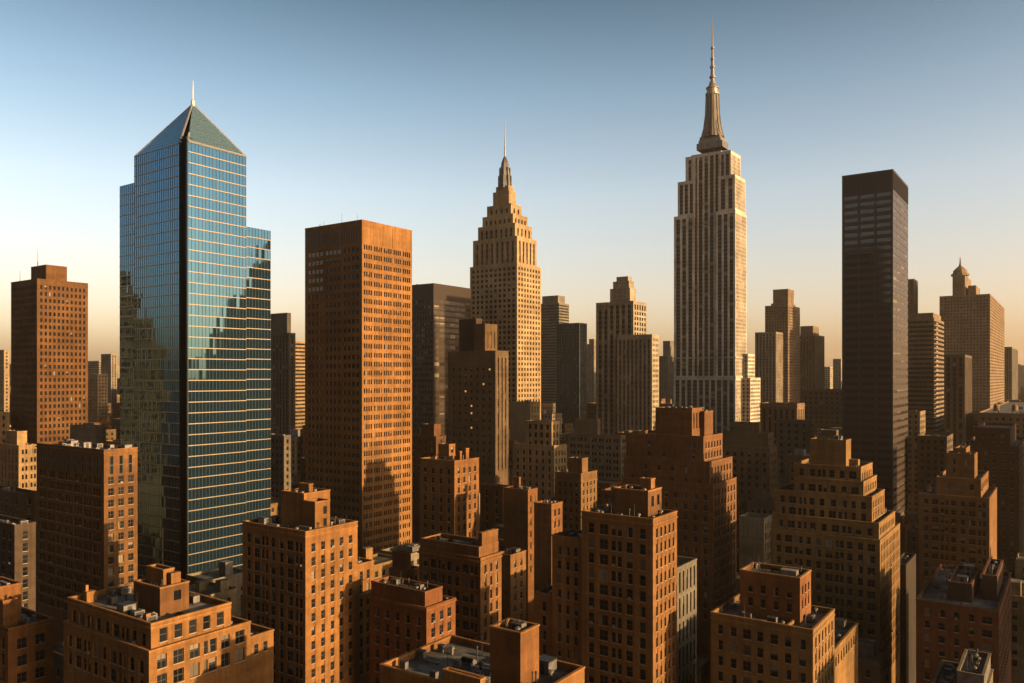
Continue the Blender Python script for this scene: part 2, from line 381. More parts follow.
def strip_mb(ww, wh, q):
    mb = MB(); r = q.rec; hw = ww/2; z = 0.0; sp = q.spand or FRAMED; zt = wh-.5
    mb.poly([(-hw, r, wh-.5), (hw, r, wh-.5), (hw, r, wh), (-hw, r, wh)], sp)
    k = 0
    while zt > .05:
        zb = max(0, zt-q.wh); g = GLASS if random.random() < .88 else BLIND; k += 1
        mb.poly([(-hw, r, zb), (hw, r, zb), (hw, r, zt), (-hw, r, zt)], g)
        zn = max(0, zt-q.fl)
        if zb > zn: mb.box(-hw, hw, r-.12, r+.01, zn, zb, sp, True)
        zt = zn
    if ww > 1.5: mb.box(-.08, .08, r-.16, r, 0, wh, sp)
    return mb
def band_mb(ww, wh, q):
    mb = MB(); r = q.rec; hw = ww/2; g = BRONZE
    n = max(1, round(ww/(q.bay*.5)))
    for i in range(n):
        a = -hw+ww*i/n; b = -hw+ww*(i+1)/n
        mb.poly([(a, r, 0), (b, r, 0), (b, r, wh), (a, r, wh)], GLASS if random.random() < .8 else BRONZE)
        if i: mb.box(a-.09, a+.09, r-.15, r+.01, 0, wh, FRAME)
    return mb
_rm = {}
def roof_mesh(k):
    if k in _rm: return _rm[k]
    mb = MB()
    if k == 'ac':
        mb.box(-1, 1, -.7, .7, .25, 1.5, METAL, True); mb.box(-.9, -.75, -.6, .6, 0, .25, DMETAL); mb.box(.75, .9, -.6, .6, 0, .25, DMETAL)
        for x in (-.5, .5): mb.lathe(x, 0, [(.42, 1.5), (.42, 1.62), (.36, 1.62), (.36, 1.52), (0, 1.53)], 10, DMETAL)
        mb.box(-.8, .8, -.72, -.7, .4, 1.3, DMETAL)
    elif k == 'vent':
        mb.lathe(0, 0, [(.25, 0), (.25, .9), (.5, 1.0), (.5, 1.25), (0, 1.5)], 8, METAL)
    elif k == 'pipe':
        mb.lathe(0, 0, [(.12, 0), (.12, 1.8), (.22, 1.8), (.22, 2.1), (0, 2.2)], 7, DMETAL)
    elif k == 'duct':
        mb.box(-2.1, 2.1, -.35, .35, .4, 1.1, METAL, True); mb.box(1.4, 2.1, -.35, .35, 0, .4, METAL); mb.box(-2.0, -1.8, -.3, .3, 0, .4, DMETAL)
    elif k == 'skylight':
        mb.box(-1.2, 1.2, -.8, .8, 0, .5, METAL); mb.poly([(-1.2, -.8, .5), (1.2, -.8, .5), (1.2, 0, 1.0), (-1.2, 0, 1.0)], GLASS); mb.poly([(1.2, .8, .5), (-1.2, .8, .5), (-1.2, 0, 1.0), (1.2, 0, 1.0)], GLASS)
        for x in (-1.2, 1.2): mb.poly([(x, -.8, .5), (x, .8, .5), (x, 0, 1.0)], METAL)
    elif k == 'rail':
        for x in (-1.6, -.5, .5, 1.6): mb.box(x-.04, x+.04, -.04, .04, 0, 1.1, DMETAL)
        for z in (.55, 1.1): mb.box(-1.6, 1.6, -.03, .03, z, z+.06, DMETAL, True)
    elif k == 'run':
        for y in (-.2, .15): mb.tube((-2.4, y, .35), (2.4, y, .35), .11, 6, METAL)
        for x in (-2, 0, 2): mb.box(x-.08, x+.08, -.35, .3, 0, .24, DMETAL)
    elif k == 'aerial':
        mb.lathe(0, 0, [(.06, 0), (.04, 3.6), (0, 3.6)], 5, DMETAL)
        for z, l in ((2.6, .7), (3.0, .55), (3.4, .4)): mb.box(-l, l, -.03, .03, z, z+.05, DMETAL, True)
    elif k == 'crate':
        mb.box(-.6, .6, -.4, .4, .1, 1.2, METAL, True); mb.box(-.65, .65, -.45, .45, 1.2, 1.28, DMETAL, True)
    else:
        mb.box(-1.2, 1.2, -1.2, 1.2, 0, 2.0, METAL, top=ROOF); mb.box(-1.3, 1.3, -1.3, 1.3, 2.0, 2.15, DMETAL, True); mb.box(-.4, .4, -1.24, -1.2, 0, 1.8, DMETAL)
    _rm[k] = mb.mesh(k); return _rm[k]

# ------------------------------------------------------------------ ground
g = MB(); g.poly([(-9000, -1500, 0), (9000, -1500, 0), (9000, 13000, 0), (-9000, 13000, 0)], tex_chain(mat("asphalt", (.05, .05, .05), .9), (.05, .048, .046), [(.02, (1, 1, 1), .7, 1.3), (.4, (1, 1, 1), .8, 1.2)]))
tag(g.build("ground"), None, None, None, 'structure')

# ------------------------------------------------------------------ glass tower with the pointed roof
CURTAIN = mat("blue curtain wall glass", (.05, .135, .215), .03, .92, .8)
SLOT = mat("dark slot glass", (.02, .045, .06), .08, .8, .8)
BANDM = mat("bronze floor band", (.19, .15, .10), .4, .4, .4)
MULL = mat("blue grey mullion", (.04, .05, .055), .5, .3)
def glass_tower():
    b = Bld.__new__(Bld); b.D = 300; k = lambda x: (x-CX)/F; b.cx, b.cyy = k(188)*300, 300
    root = bpy.data.objects.new('glass_skyscraper', None); COL.objects.link(root); root.location = (b.cx, b.cyy, 0); root.rotation_euler = (0, 0, -A)
    tag(root, 'blue mirrored glass skyscraper with a pyramid roof and needle, left of the orange brick tower', 'skyscraper')
    xa, xb = b.L(120), b.L(134.5); yb = b.Rr(246); yc = b.Rr(270.5)
    zl = b.z(183, 300+(-xa)*.57*.8); ze = b.z(141); zw = b.z(226, 320); rng = random.Random(3)
    def wall(name, x0, y0, x1, y1, z0, z1, mt=CURTAIN, fl=4.1, pw=1.5, bands=True, tilt=.011):
        L_ = math.hypot(x1-x0, y1-y0); ux, uy = (x1-x0)/L_, (y1-y0)/L_; nx, ny = uy, -ux
        n = max(1, round(L_/pw)); m = max(1, round((z1-z0)/fl)); G, Bn, M = MB(), MB(), MB()
        P = lambda u, z, d: (x0+ux*u+nx*d, y0+uy*u+ny*d, z)
        for j in range(m):
            za, zb = z0+(z1-z0)*j/m, z0+(z1-z0)*(j+1)/m
            for i in range(n):
                ua, ub = L_*i/n, L_*(i+1)/n; e = [rng.uniform(-tilt, tilt) for _ in range(3)]
                G.poly([P(ua, za, e[0]), P(ub, za, e[1]), P(ub, zb, e[1]+e[2]-e[0]), P(ua, zb, e[2])], mt)
            if bands:
                q = [P(0, za, .03), P(L_, za, .03), P(L_, za, .22), P(0, za, .22)]; h = .34
                t = [(x, y, z+h) for x, y, z in q]
                Bn.poly([q[3], q[2], t[2], t[3]], BANDM); Bn.poly([t[3], t[2], t[1], t[0]], BANDM); Bn.poly([q[0], q[1], q[2], q[3]], BANDM)
                Bn.poly([q[0], q[3], t[3], t[0]], BANDM); Bn.poly([q[2], q[1], t[1], t[2]], BANDM)
        for i in range(n+1):
            u = min(max(L_*i/n, .05), L_-.05)
            for p, q in ((P(u-.045, 0, .02), P(u-.045, 0, .13)), (P(u-.045, 0, .13), P(u+.045, 0, .13)), (P(u+.045, 0, .13), P(u+.045, 0, .02))):
                M.poly([(p[0], p[1], z0), (q[0], q[1], z0), (q[0], q[1], z1), (p[0], p[1], z1)], MULL)
        w_ = G.build(name, root)
        if bands: Bn.build('floor_bands', w_)
        M.build('mullions', w_); return w_
    xs = b.L(179.3); xp = b.L(186.5)
    wall('curtain_wall', xb, 0, xs, 0, 0, ze)                     # main left face
    wall('curtain_wall', xa, .0, xb, 0, 0, zl)                    # lower shoulder of the left face
    wall('curtain_wall', 0, 0, 0, yb, 0, ze)                      # main right face
    wall('curtain_wall', 0, yb, 0, yc, 0, zw)                     # lower wing of the right face
    wall('curtain_wall', xp, 0, 0, 0, 0, ze, pw=1.3, bands=False)
    s = MB(); d = 2.6
    for p, q in (((xs, 0), (xs, d)), ((xs, d), (xp, d)), ((xp, d), (xp, 0))): s.poly([(p[0], p[1], 0), (q[0], q[1], 0), (q[0], q[1], ze+2), (p[0], p[1], ze+2)], SLOT)
    s.build('corner_slot', root)
    bk = MB()
    for p, q, z0, z1 in (((0, yc), (xa, yc), 0, zw), ((xa, yc), (xa, 0), 0, min(zl, zw)), ((xa, yb), (xa, 0), min(zl, zw), zl), ((0, yb), (xb, yb), zw, ze), ((xb, yb), (xb, 0), zl, ze), ((xb, yb), (xa, yb), zw, zl)):
        bk.poly([(p[0], p[1], z0), (q[0], q[1], z0), (q[0], q[1], z1), (p[0], p[1], z1)], CURTAIN)
    bk.poly([(xa, 0, zl), (xb, 0, zl), (xb, yb, zl), (xa, yb, zl)], ROOF)
    bk.poly([(xa, yb, zw), (0, yb, zw), (0, yc, zw), (xa, yc, zw)], ROOF)
    bk.build('rear_wall', root)
    # pyramid roof of glass with pale hips
    mx, my = xb*.5+1.5, yb*.5; wc = b.world(mx, my); za = b.z(104, wc[1]); mx = b.local((193.5-CX)/F*wc[1], wc[1])[0]
    ap = (mx, my, za); r = MB(); RM = mat("roof glass", (.42, .72, .86), .1, .9, .6); ap2 = (mx-.7, my-.6, za)
    def tri(p, q):
        N = 14
        for i in range(N):
            t0, t1 = i/N, (i+1)/N; f = lambda s_, t: tuple(s_[k_]+(ap[k_]-s_[k_])*t for k_ in range(3))
            a, c, d_, e = f(p, t0), f(q, t0), f(q, t1), f(p, t1)
            r.poly([a, c, d_, e] if i < N-1 else [a, c, ap], RM)
    sl_ = MB(); hz = ze
    c0, c1, c2, c3 = (xb, 0, hz), (xs, 0, hz), (0, -.0, hz), (0, yb, hz)
    tri(c0, c1); tri((0, 0, hz), c3); tri(c3, (xb, yb, hz)); tri((xb, yb, hz), c0)
    sl_.poly([(xs, 0, hz), (xs+1.2, d*.6, hz), (ap[0], ap[1], za-.2)], SLOT); sl_.poly([(xs+1.2, d*.6, hz), (0, 0, hz), ap], SLOT)
    rf = r.build('pyramid_roof', root); sl_.build('roof_slot', root)
    rb = MB()
    for t in range(1, 14):
        f = lambda s_, t_: tuple(s_[k_]+(ap[k_]-s_[k_])*t_ for k_ in range(3))
        for p, q in ((c0, c1), ((0, 0, hz), c3)): rb.tube(f(p, t/14), f(q, t/14), .05, 4, MULL)
    rb.build('roof_bars', rf)
    tr = MB()
    for p, q, rr in ((c2, c3, .45), (c3, ap, .3), (c0, ap, .25), (c2, tuple(c2[k_]+(ap[k_]-c2[k_])*.2 for k_ in range(3)), .4), ((xs+.3, 0, hz), ap, .45), (c0, c1, .2)):
        tr.tube(p, q, rr, 6, WHITEM)
    tr.build('roof_trim', root)
    sp = MB(); h = (104-81)/F*wc[1]; sp.lathe(mx, my, [(.9, za-1.5), (.8, za+1.2), (.35, za+1.6), (.12, za+h), (0, za+h)], 8, WHITEM); sp.build('spire', root)
    for x0, x1, y0, y1, z in ((xb, 0, 0, yb, za-4), (xa, 0, 0, yc, zw)):
        FOOT.append(('glass_skyscraper', [b.world(*p) for p in ((x0, y0), (x1, y0), (x1, y1), (x0, y1))], z, 0, 560, 300, (120, 270, 104)))
glass_tower()

# ------------------------------------------------------------------ towers
ORANGE = (.42, .185, .07); DBROWN = (.13, .068, .04); RBRICK = (.27, .105, .05); TAN = (.40, .25, .13); CREAM = (.50, .385, .25); LIME = (.80, .72, .65); GREY = (.27, .235, .20); COPPER = (.27, .135, .065)
b = Bld('brick_tower', 'dark reddish brick tower with rows of small windows at the far left', 'tower', 420, 11, 37, 88, 279, COPPER,
    S(2.15, ((.5, 1.1),), 3.5, 2.0, .35, 1.0, 3.0, 'plain', blind=.03), ybot=425)
b.tier(31, 46, 67, 265, 9, None, None, 'penthouse'); b.antenna(1, -8, 4, 9); b.antenna(0, -26, 3, 8)
b.done(3)
# orange tower
b = Bld('orange_brick_tower', 'tall orange brick slab tower with grouped windows, right of the glass skyscraper', 'tower', 350, 305, 362, 412, 220, (.47, .245, .105),
    S(11.6, ((.16, 2.0), (.385, 2.0), (.615, 2.0), (.84, 2.0)), 3.95, 2.0, .3, 1.0, 11.5, 'skyp', blind=.0), stR=S(6.0, ((.15, .85), (.37, .85), (.59, .85), (.81, .85)), 3.95, 2.2, .4, .6, 10.5, 'plain', blind=.08), ybot=545)
x0, x1, y0, y1, z1 = b.tiers[0][:5]
mb = MB(); n = 24
for i in range(n):
    if i % 8 in (7,): continue
    u = x0+1.2+(x1-x0-2.4)*(i+.5)/n; mb.box(u-.33, u+.33, -.02, .5, z1-9.5, z1-2.2, DMETAL)
mb.build('louvre_row', b.root); mb = MB()
for i in range(6):
    u = y0+.6+(y1-y0-1.2)*i/5; mb.box(x1+.003, x1+.22, u-.13, u+.13, z1-9.8, z1-.5, b.cop)
mb.build('rib_row', b.root); b.antenna(0, -18, 5, 7); b.antenna(0, -6, 3, 5); b.antenna(0, -29, 4, 4)
b.done(5)
DK = mat("dark bronze cladding", (.02, .012, .007), .55, .2, .3)
b = Bld('bronze_office_block', 'dark bronze office block standing just behind the right edge of the orange tower', 'tower', 560, 412, 433.5, 471, 283.5, DK,
    S(3, ((.5, 2),), 4, 2.3, .25, 1.0, 11, 'bronze', band=True), stR=S(6.4, ((.5, 5.9),), 4, 2.6, .15, .5, 11, 'bronze', blind=.3), ybot=420)
b.done(4)
DS = masonry((.085, .055, .038), "dark stone")
b = Bld('stepped_dark_tower', 'dark tower with a stepped black top, in front of the cream setback tower', 'tower', 430, 448, 495.5, 508.5, 351, (.17, .115, .07),
    S(4.2, ((.5, 1.5),), 4.0, 1.6, .3, 2.0, 9, 'plain', blind=.05), stR=S(3.2, ((.5, 1.1),), 3.8, 2.6, .5, 1.0, 4, strip=True, spand=DS), ybot=450)
b.tier(459, 476, 482, 319, 12, None, None, 'upper_block', mt=DS); b.tier(474, 485, 498.7, 324, 5, None, S(3, ((.5, .7),), 6, 9, .4, 1, 4, 'plain'), 'upper_block', mt=masonry((.22, .14, .08)))
b.done(3, lit=7)
# cream setback tower with needle
b = Bld('setback_tower', 'cream art deco tower stepping up to a slim needle spire, left of centre', 'skyscraper', 600, 470, 517, 541, 263, (.50, .36, .215),
    S(4.35, ((.5, 2.6),), 4.0, 2.35, .5, 1.2, 2.5, 'plain', blind=.12), stR=S(4.1, ((.5, 2.0),), 4.0, 2.3, .5, .9, 2.5, 'plain', blind=.12), ybot=420)
st2 = S(4.6, ((.5, 2.0),), 4.2, 2.4, .7, 1.5, 3.5, strip=True)
b.tier(473, 517, 536.6, 236, .6, st2, st2); b.tier(478, 515, 532, 223, 3, st2, st2); b.tier(482.5, 513, 527.5, 213.5, 6, st2, st2); b.tier(487, 511, 521.5, 203.5, 9, st2, st2)
b.tier(493, 509, 516, 190.5, 13, None, None); b.tier(496, 508.5, 513.8, 185.5, 14.5, None, None)
t = b.tiers[6]; cx_, cy_ = (t[0]+t[1])/2, (t[2]+t[3])/2; zb = t[4]; wc = b.world(cx_, cy_); zz = lambda y: b.z(y, wc[1])
SPM = tex_chain(mat("weathered spire metal", (.2, .2, .19), .5, .4), (.10, .095, .085), [(.5, (1, 1, .2), .6, 1.3)])
mb = MB(); mb.lathe(cx_, cy_, [(5.2, zb-1), (4.6, zb+1.5), (3.7, zz(172)), (2.9, zz(163)), (1.4, zz(158)), (1.0, zz(157)), (0, zz(156))], 8, SPM, .39)
for k in range(8):
    a_ = 2*math.pi*k/8+.39
    for z0, z1, r in ((zb, zz(176), 5.0), (zb, zz(168), 4.1)): mb.box(cx_+r*math.cos(a_)-.35, cx_+r*math.cos(a_)+.35, cy_+r*math.sin(a_)-.35, cy_+r*math.sin(a_)+.35, z0, z1, SPM)
mb.build('spire', b.root); mb = MB(); mb.lathe(cx_, cy_, [(.75, zz(158)), (.5, zz(145)), (.3, zz(135)), (.12, zz(121)), (0, zz(121))], 8, METAL); mb.build('needle', b.root)
b.done(0)
# tall limestone skyscraper with mast
ST7 = S(6.4, ((.5, 4.3),), 3.8, 2.1, .8, 1.1, 3.5, strip=True, spand=mat("spandrel grey", (.042, .036, .03), .5, .2)); ST7R = S(3.6, ((.5, 2.1),), 3.8, 2.1, .1, .9, 3.5, strip=True, spand=masonry((.22, .2, .18), 'light spandrel'))
b = Bld('limestone_skyscraper', 'tallest building, pale limestone skyscraper with vertical ribs and a long stepped mast', 'skyscraper', 780, 673.5, 735.6, 747, 377, LIME, ST7, stR=ST7R, ybot=440)
D7 = 780; xw = lambda px: b.L(px); wr = b.tiers[0][3]; zt0 = b.tiers[0][5]-.2
b.box(b.L(673.5)+.3, b.L(694), .4, wr-.4, b.z(209.5), zt0); b.box(b.L(715.5), -.3, .4, wr-.4, b.z(209.5), zt0)
b.box(b.L(690), b.L(720), 3.2, wr-3, b.z(148.5, 784), zt0, parapet=True)
b.box(b.L(677), b.L(694), 1.8, wr-2, b.z(173.6), b.z(209.5)-1); b.box(b.L(717.5), -1.2, 1.8, wr-2, b.z(173.6), b.z(209.5)-1)
b.box(b.L(684.5), b.L(694), 2.6, wr-3, b.z(148.6), b.z(173.6)-1); b.box(b.L(717.5), b.L(730), 2.6, wr-3, b.z(148.6), b.z(173.6)-1)
b.band(358, .9, .35, D=780); b.band(378.5, .9, .4)
# lower side tiers on the right
b.box(-6, 5, wr-12, wr+9, b.z(353.6), 0, S(3.5, ((.5, 1.8),), 3.8, 2.2, .4, .8, 2, 'plain'), S(3.5, ((.5, 2.2),), 3.8, 2.2, .4, .8, 2, 'plain'))
b.box(-8, 9, wr-17, wr+14, b.z(378), 0, S(3.5, ((.5, 1.8),), 3.8, 2.2, .4, .8, 2, 'plain'), S(3.5, ((.5, 2.2),), 3.8, 2.2, .4, .8, 2, 'plain'))
cxm, cym = (b.L(684.5)+b.L(730))/2+1.0, wr/2; wc = b.world(cxm, cym); Dm = wc[1]; zz = lambda y: b.z(y, Dm); k_ = Dm/F
cxm = b.local((712.0-CX)/F*Dm, Dm)[0]
MAST = tex_chain(mat("mast stone and aluminium", (.34, .29, .24), .5, .3), (.15, .125, .10), [(.3, (1, 1, .15), .6, 1.3), (1.2, (1, 1, .1), .7, 1.25)])
zr = zz(147)
mb = MB(); mb.box(cxm-13.5, cxm+13.5, cym-8.5, cym+8.5, zr-3, zz(143.5), SPM); mb.box(cxm-11.5, cxm+11.5, cym-8, cym+8, zz(143.5), zz(140.5), MAST); mb.box(cxm-10.5, cxm+10.5, cym-8, cym+8, zz(140.5), zz(137.5), SPM); mb.build('crown_base', b.root)
MSTONE = masonry((.26, .235, .21), 'mast stone')
mb = MB(); MDARK = mat("mast dark strip", (.035, .032, .03), .4, .3); prm = [(11.4*k_, zz(138)), (10.2*k_, zz(134)), (8.8*k_, zz(130)), (7.3*k_, zz(122)), (6.3*k_, zz(108)), (5.9*k_, zz(96)), (5.6*k_, zz(93))]
for q in range(32):
    a0, a1 = 2*math.pi*q/32, 2*math.pi*(q+1)/32
    for (r0, z0), (r1, z1) in zip(prm, prm[1:]):
        P_ = lambda r, a, z: (cxm+r*math.cos(a), cym+r*math.sin(a), z)
        mb.poly([P_(r0, a0, z0), P_(r0, a1, z0), P_(r1, a1, z1), P_(r1, a0, z1)], MDARK if q % 4 in (0, 2) else MAST)
for q in range(8):
    a_ = 2*math.pi*(q+.5)/8
    for z0, z1, r0, r1 in ((zz(138), zz(95), 10.5*k_, 6.9*k_),):
        ca, sa = math.cos(a_), math.sin(a_); wv = .75
        for s_ in (-1, 1):
            pass
        pts = [(11.7*k_, zz(138)), (9.0*k_, zz(128)), (7.3*k_, zz(114)), (6.6*k_, zz(95))]
        for (ra, z_a), (rb_, z_b) in zip(pts, pts[1:]):
            f = lambda r, t, z: (cxm+ca*r-sa*t, cym+sa*r+ca*t, z)
            mb.poly([f(ra, -wv, z_a), f(ra, wv, z_a), f(rb_, wv, z_b), f(rb_, -wv, z_b)], MSTONE)
            mb.poly([f(ra, wv, z_a), f(ra-4, wv, z_a), f(rb_-4, wv, z_b), f(rb_, wv, z_b)], MSTONE)
            mb.poly([f(ra-4, -wv, z_a), f(ra, -wv, z_a), f(rb_, -wv, z_b), f(rb_-4, -wv, z_b)], MSTONE)
mb.build('mooring_mast', b.root)
mb = MB(); mb.lathe(cxm, cym, [(6.9*k_, zz(95)), (6.9*k_, zz(93)), (5.6*k_, zz(92.5)), (5.6*k_, zz(89)), (6.4*k_, zz(88.5)), (6.2*k_, zz(87.2)), (4.4*k_, zz(86)), (3.2*k_, zz(84)), (2.9*k_, zz(81.5)), (0, zz(81))], 16, MAST); mb.build('mast_cap', b.root)
mb = MB(); pr = [(2.0*k_, zz(83))]
for y, r in ((78, 2.0), (77.8, 3.1), (76, 3.1), (75.8, 1.9), (68, 1.8), (67.7, 2.6), (66, 2.6), (65.8, 1.6), (60, 1.5), (59.7, 2.1), (58, 2.1), (57.8, 1.2), (49, 1.0), (48.6, 1.9), (47, 1.9), (46.8, .75), (36, .6), (30, .45), (22, .3), (17, .18)): pr.append((r*k_, zz(y)))
mb.lathe(cxm, cym, pr+[(0, zz(17))], 8, mat("antenna metal", (.10, .08, .065), .5, .5)); mb.build('antenna', b.root)
b.done(0)
# dark bronze slab on the right
b = Bld('dark_slab_tower', 'tall black-brown slab tower with a flat blank top band, right of the limestone skyscraper', 'skyscraper', 430, 842, 893, 908, 169.5, TCLAD := mat("black brown cladding", (.026, .017, .012), .5, .3, .5),
    S(8.6, ((.5, 7.3),), 4.1, 2.2, .5, .5, 11.5, 'sky', blind=.0), stR=S(12, ((.5, 11.4),), 4.1, 1.7, .15, .6, 12, 'quad', blind=.2), ybot=520)
x0, x1, y0, y1, z1 = b.tiers[0][:5]; mb = MB()
for i in range(26):
    u = x0+.8+(x1-x0-1.6)*i/25; mb.box(u-.12, u+.12, y0-.25, y0-.003, z1-10.5, z1-.8, TCLAD, True)
for i in range(40):
    u = y0+.8+(y1-y0-1.6)*i/39; mb.box(x1+.003, x1+.25, u-.12, u+.12, z1-10.5, z1-.8, TCLAD, True)
mb.build('fin_row', b.root); b.done(3)
# the grey two-mass tower
STG = S(5.2, ((.5, 2.9),), 4.0, 2.4, .7, 1.2, 3, strip=True, spand=masonry((.2, .165, .13), "grey spandrel"))
b = Bld('grey_setback_tower', 'grey stone tower of two masses with a stepped cap, between the cream and limestone skyscrapers', 'tower', 620, 617, 652, 659, 334.5, (.44, .38, .31), S(3.6, ((.5, 1.7),), 4.0, 2.4, .6, 1.0, 4, strip=True, spand=STG.spand), stR=S(3, ((.5, 1.4),), 4, 2.1, .4, .8, 3, 'plain'), ybot=430)
b.tier(596, 633.4, 646.7, 301, 20, STG, S(4.6, ((.5, 2.6),), 4.2, 5.6, .8, 1.0, 2.5, 'plain'), free=True)
ti = len(b.tiers)-1; x0, x1, y0, y1, z1 = b.tiers[ti][:5]
b.tier(610, 630, 636, 288, 26, None, None, 'penthouse', free=True); b.tier(613, 629, 634, 281, 29, None, None, 'penthouse', free=True); b.tier(616.5, 628, 632, 276.5, 31, None, None, 'penthouse', free=True)
b.antenna(ti+2, (x0+x1)/2+3, y0+12, 5); b.done(2)

# ------------------------------------------------------------------ far towers
def far(name, label, D, xl, xc, xr, y, col, ybot=400, fl=3.6, bay=3.4, style='grid', caps=(), ant=0, cat='tower', **k):
    n = {'grid': S(bay, ((.5, bay*.5),), fl, fl*.5, .3, .8, 2, 'plain', blind=.2),
         'strip': S(bay, ((.5, bay*.5),), fl, fl*.55, .5, .8, 2, strip=True, spand=masonry(tuple(c*.6 for c in col), "spandrel")),
         'band': S(bay, ((.5, bay*.5),), fl, fl*.5, .3, .4, 2, band=True)}[style]
    b = Bld(name, label, cat, D, xl, xc, xr, y, col, n, ybot=ybot, **k)
    for cp in caps: b.tier(*cp[:4], dd=cp[4] if len(cp) > 4 else 6, st=None, stR=None, part='penthouse')
    if ant: t = b.tiers[-1]; b.antenna(len(b.tiers)-1, (t[0]+t[1])/2, (t[2]+t[3])/2, ant)
    return b.done(2)
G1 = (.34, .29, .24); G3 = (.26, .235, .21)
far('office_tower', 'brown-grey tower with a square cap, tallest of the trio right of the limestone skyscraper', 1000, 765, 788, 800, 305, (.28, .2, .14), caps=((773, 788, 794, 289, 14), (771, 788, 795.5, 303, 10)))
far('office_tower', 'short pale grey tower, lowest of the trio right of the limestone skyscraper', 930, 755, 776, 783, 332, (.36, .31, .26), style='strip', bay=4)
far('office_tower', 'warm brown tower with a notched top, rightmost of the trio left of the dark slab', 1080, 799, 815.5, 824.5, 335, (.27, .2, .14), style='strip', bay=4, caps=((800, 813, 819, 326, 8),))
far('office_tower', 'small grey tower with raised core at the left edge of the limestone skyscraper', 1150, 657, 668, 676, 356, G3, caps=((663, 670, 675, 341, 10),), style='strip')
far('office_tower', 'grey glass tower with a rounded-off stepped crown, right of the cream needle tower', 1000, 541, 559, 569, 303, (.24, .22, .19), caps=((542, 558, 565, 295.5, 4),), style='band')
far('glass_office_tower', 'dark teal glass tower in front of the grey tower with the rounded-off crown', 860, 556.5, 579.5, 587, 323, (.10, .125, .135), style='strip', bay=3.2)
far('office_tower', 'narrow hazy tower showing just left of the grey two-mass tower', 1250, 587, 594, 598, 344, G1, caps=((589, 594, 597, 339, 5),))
far('office_tower', 'dark grey tower with lit cap between the glass skyscraper and the orange tower', 660, 262, 289, 295.5, 333, (.13, .115, .10), style='strip', bay=4, ybot=430, caps=((266, 287, 291, 313, 4),))
far('apartment_slab', 'sunlit tan slab showing as a thin strip left of the orange tower', 760, 282, 294, 312, 341, (.42, .29, .17), style='band', ybot=420)
far('office_tower', 'broad tan tower topped by a domed turret with a spike, near the right edge', 900, 939.5, 990, 1004.5, 294, (.30, .22, .15), caps=((952.5, 965, 971, 275, 24), (968, 976, 980, 285.5, 20)), bay=3.2, ybot=410)
t_ = bpy.data.objects[[o.name for o in bpy.data.objects if o.name.startswith('office_tower')][-1]]
k9 = 925/F; mb = MB(); bx = 962.3
def crown(root, px, D, prof, mtl, name, n=10):
    X, Y = (px-CX)/F*D, D; dx, dy = X-root.location.x, Y-root.location.y
    lx, ly = dx*math.cos(A)-dy*math.sin(A), dx*math.sin(A)+dy*math.cos(A); m = MB()
    m.lathe(lx, ly, [(r*D/F, H-(y-HY)*D/F) for r, y in prof], n, mtl); return m.build(name, root)
crown(t_, 960.2, 936, [(8.2, 276), (8.2, 274), (6.6, 273.5), (6.2, 270.5), (4.6, 269), (3, 267.5), (1.4, 266), (.8, 264), (.4, 258), (0, 257)], masonry((.3, .22, .15)), 'dome')
far('apartment_tower', 'tall apartment tower with sunlit balconies down its right edge, right of the dark slab', 620, 905, 934, 944, 318, (.26, .20, .145), caps=((905, 933, 941, 313, 3),), style='band', ybot=430)
ap = bpy.data.objects['apartment_tower']; 
for o in (1,):
    mb = None
    DD = 620; x0 = 0
    for i in range(26):
        mb = MB(); z = H-(324-HY)*DD/F-3.6*i
        mb.box(.003, 1.7, .5, 7.5, z, z+1.1, SILL, True); mb.build('balcony', ap)
far('office_tower', 'slim dark tower rising behind the right edge of the dark slab', 950, 900, 914, 918, 279, (.15, .125, .105), style='strip')
far('apartment_tower', 'dark brown tower with one sunlit edge in front of the broad tan turret tower', 560, 944, 965, 972, 355, (.16, .12, .09), style='strip', bay=3.6, ybot=430)
far('office_tower', 'grey tower at the right edge of the skyline', 1110, 1000, 1012, 1018, 347, G3, style='strip')
far('office_tower', 'tan gridded block cut by the left edge of the picture', 800, -14, 4, 9.5, 350, (.42, .31, .2), ybot=420)
far('office_tower', 'slim grey tower close to the left side of the glass skyscraper', 1000, 101, 111, 117, 354, G1, style='strip')
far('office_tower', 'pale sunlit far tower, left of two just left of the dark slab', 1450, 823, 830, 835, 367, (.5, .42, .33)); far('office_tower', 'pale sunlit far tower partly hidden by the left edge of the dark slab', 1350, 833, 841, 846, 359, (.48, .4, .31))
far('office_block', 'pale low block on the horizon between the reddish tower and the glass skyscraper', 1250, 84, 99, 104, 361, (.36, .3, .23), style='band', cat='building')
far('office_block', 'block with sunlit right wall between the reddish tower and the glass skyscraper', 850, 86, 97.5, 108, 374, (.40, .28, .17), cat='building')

# ------------------------------------------------------------------ nearer blocks
SASH = lambda bay=3.1, ww=1.65, fl=3.45, wh=2.3, top=1.8, rel=.12, **k: S(bay, ((.5, ww),), fl, wh, .34, .9, top, 'sash', rel=rel, **k)
MIX = lambda fl=3.45, top=1.9, wh=2.3, m=.9, **k: S(3.1, None, fl, wh, .34, m, top, 'sash', rel=.1, pats=[((.5, 1.5),), ((.5, 2.25),), ((.27, 1.15), (.75, 1.15)), ((.5, 1.65),)], **k)
# bottom left corner block with the cluttered penthouse
b = Bld('apartment_block', 'orange brick block with a cluttered brick penthouse, largest at the bottom left', 'building', 140, 67.5, 151, 231, 625, (.46, .235, .095), MIX(), stR=SASH(2.75, 1.5, 3.5, 2.4, 1.1), roof=ROOFL, clutter=7, back=True)
x0, x1, y0, y1, z1, zr = b.tiers[0][:6]
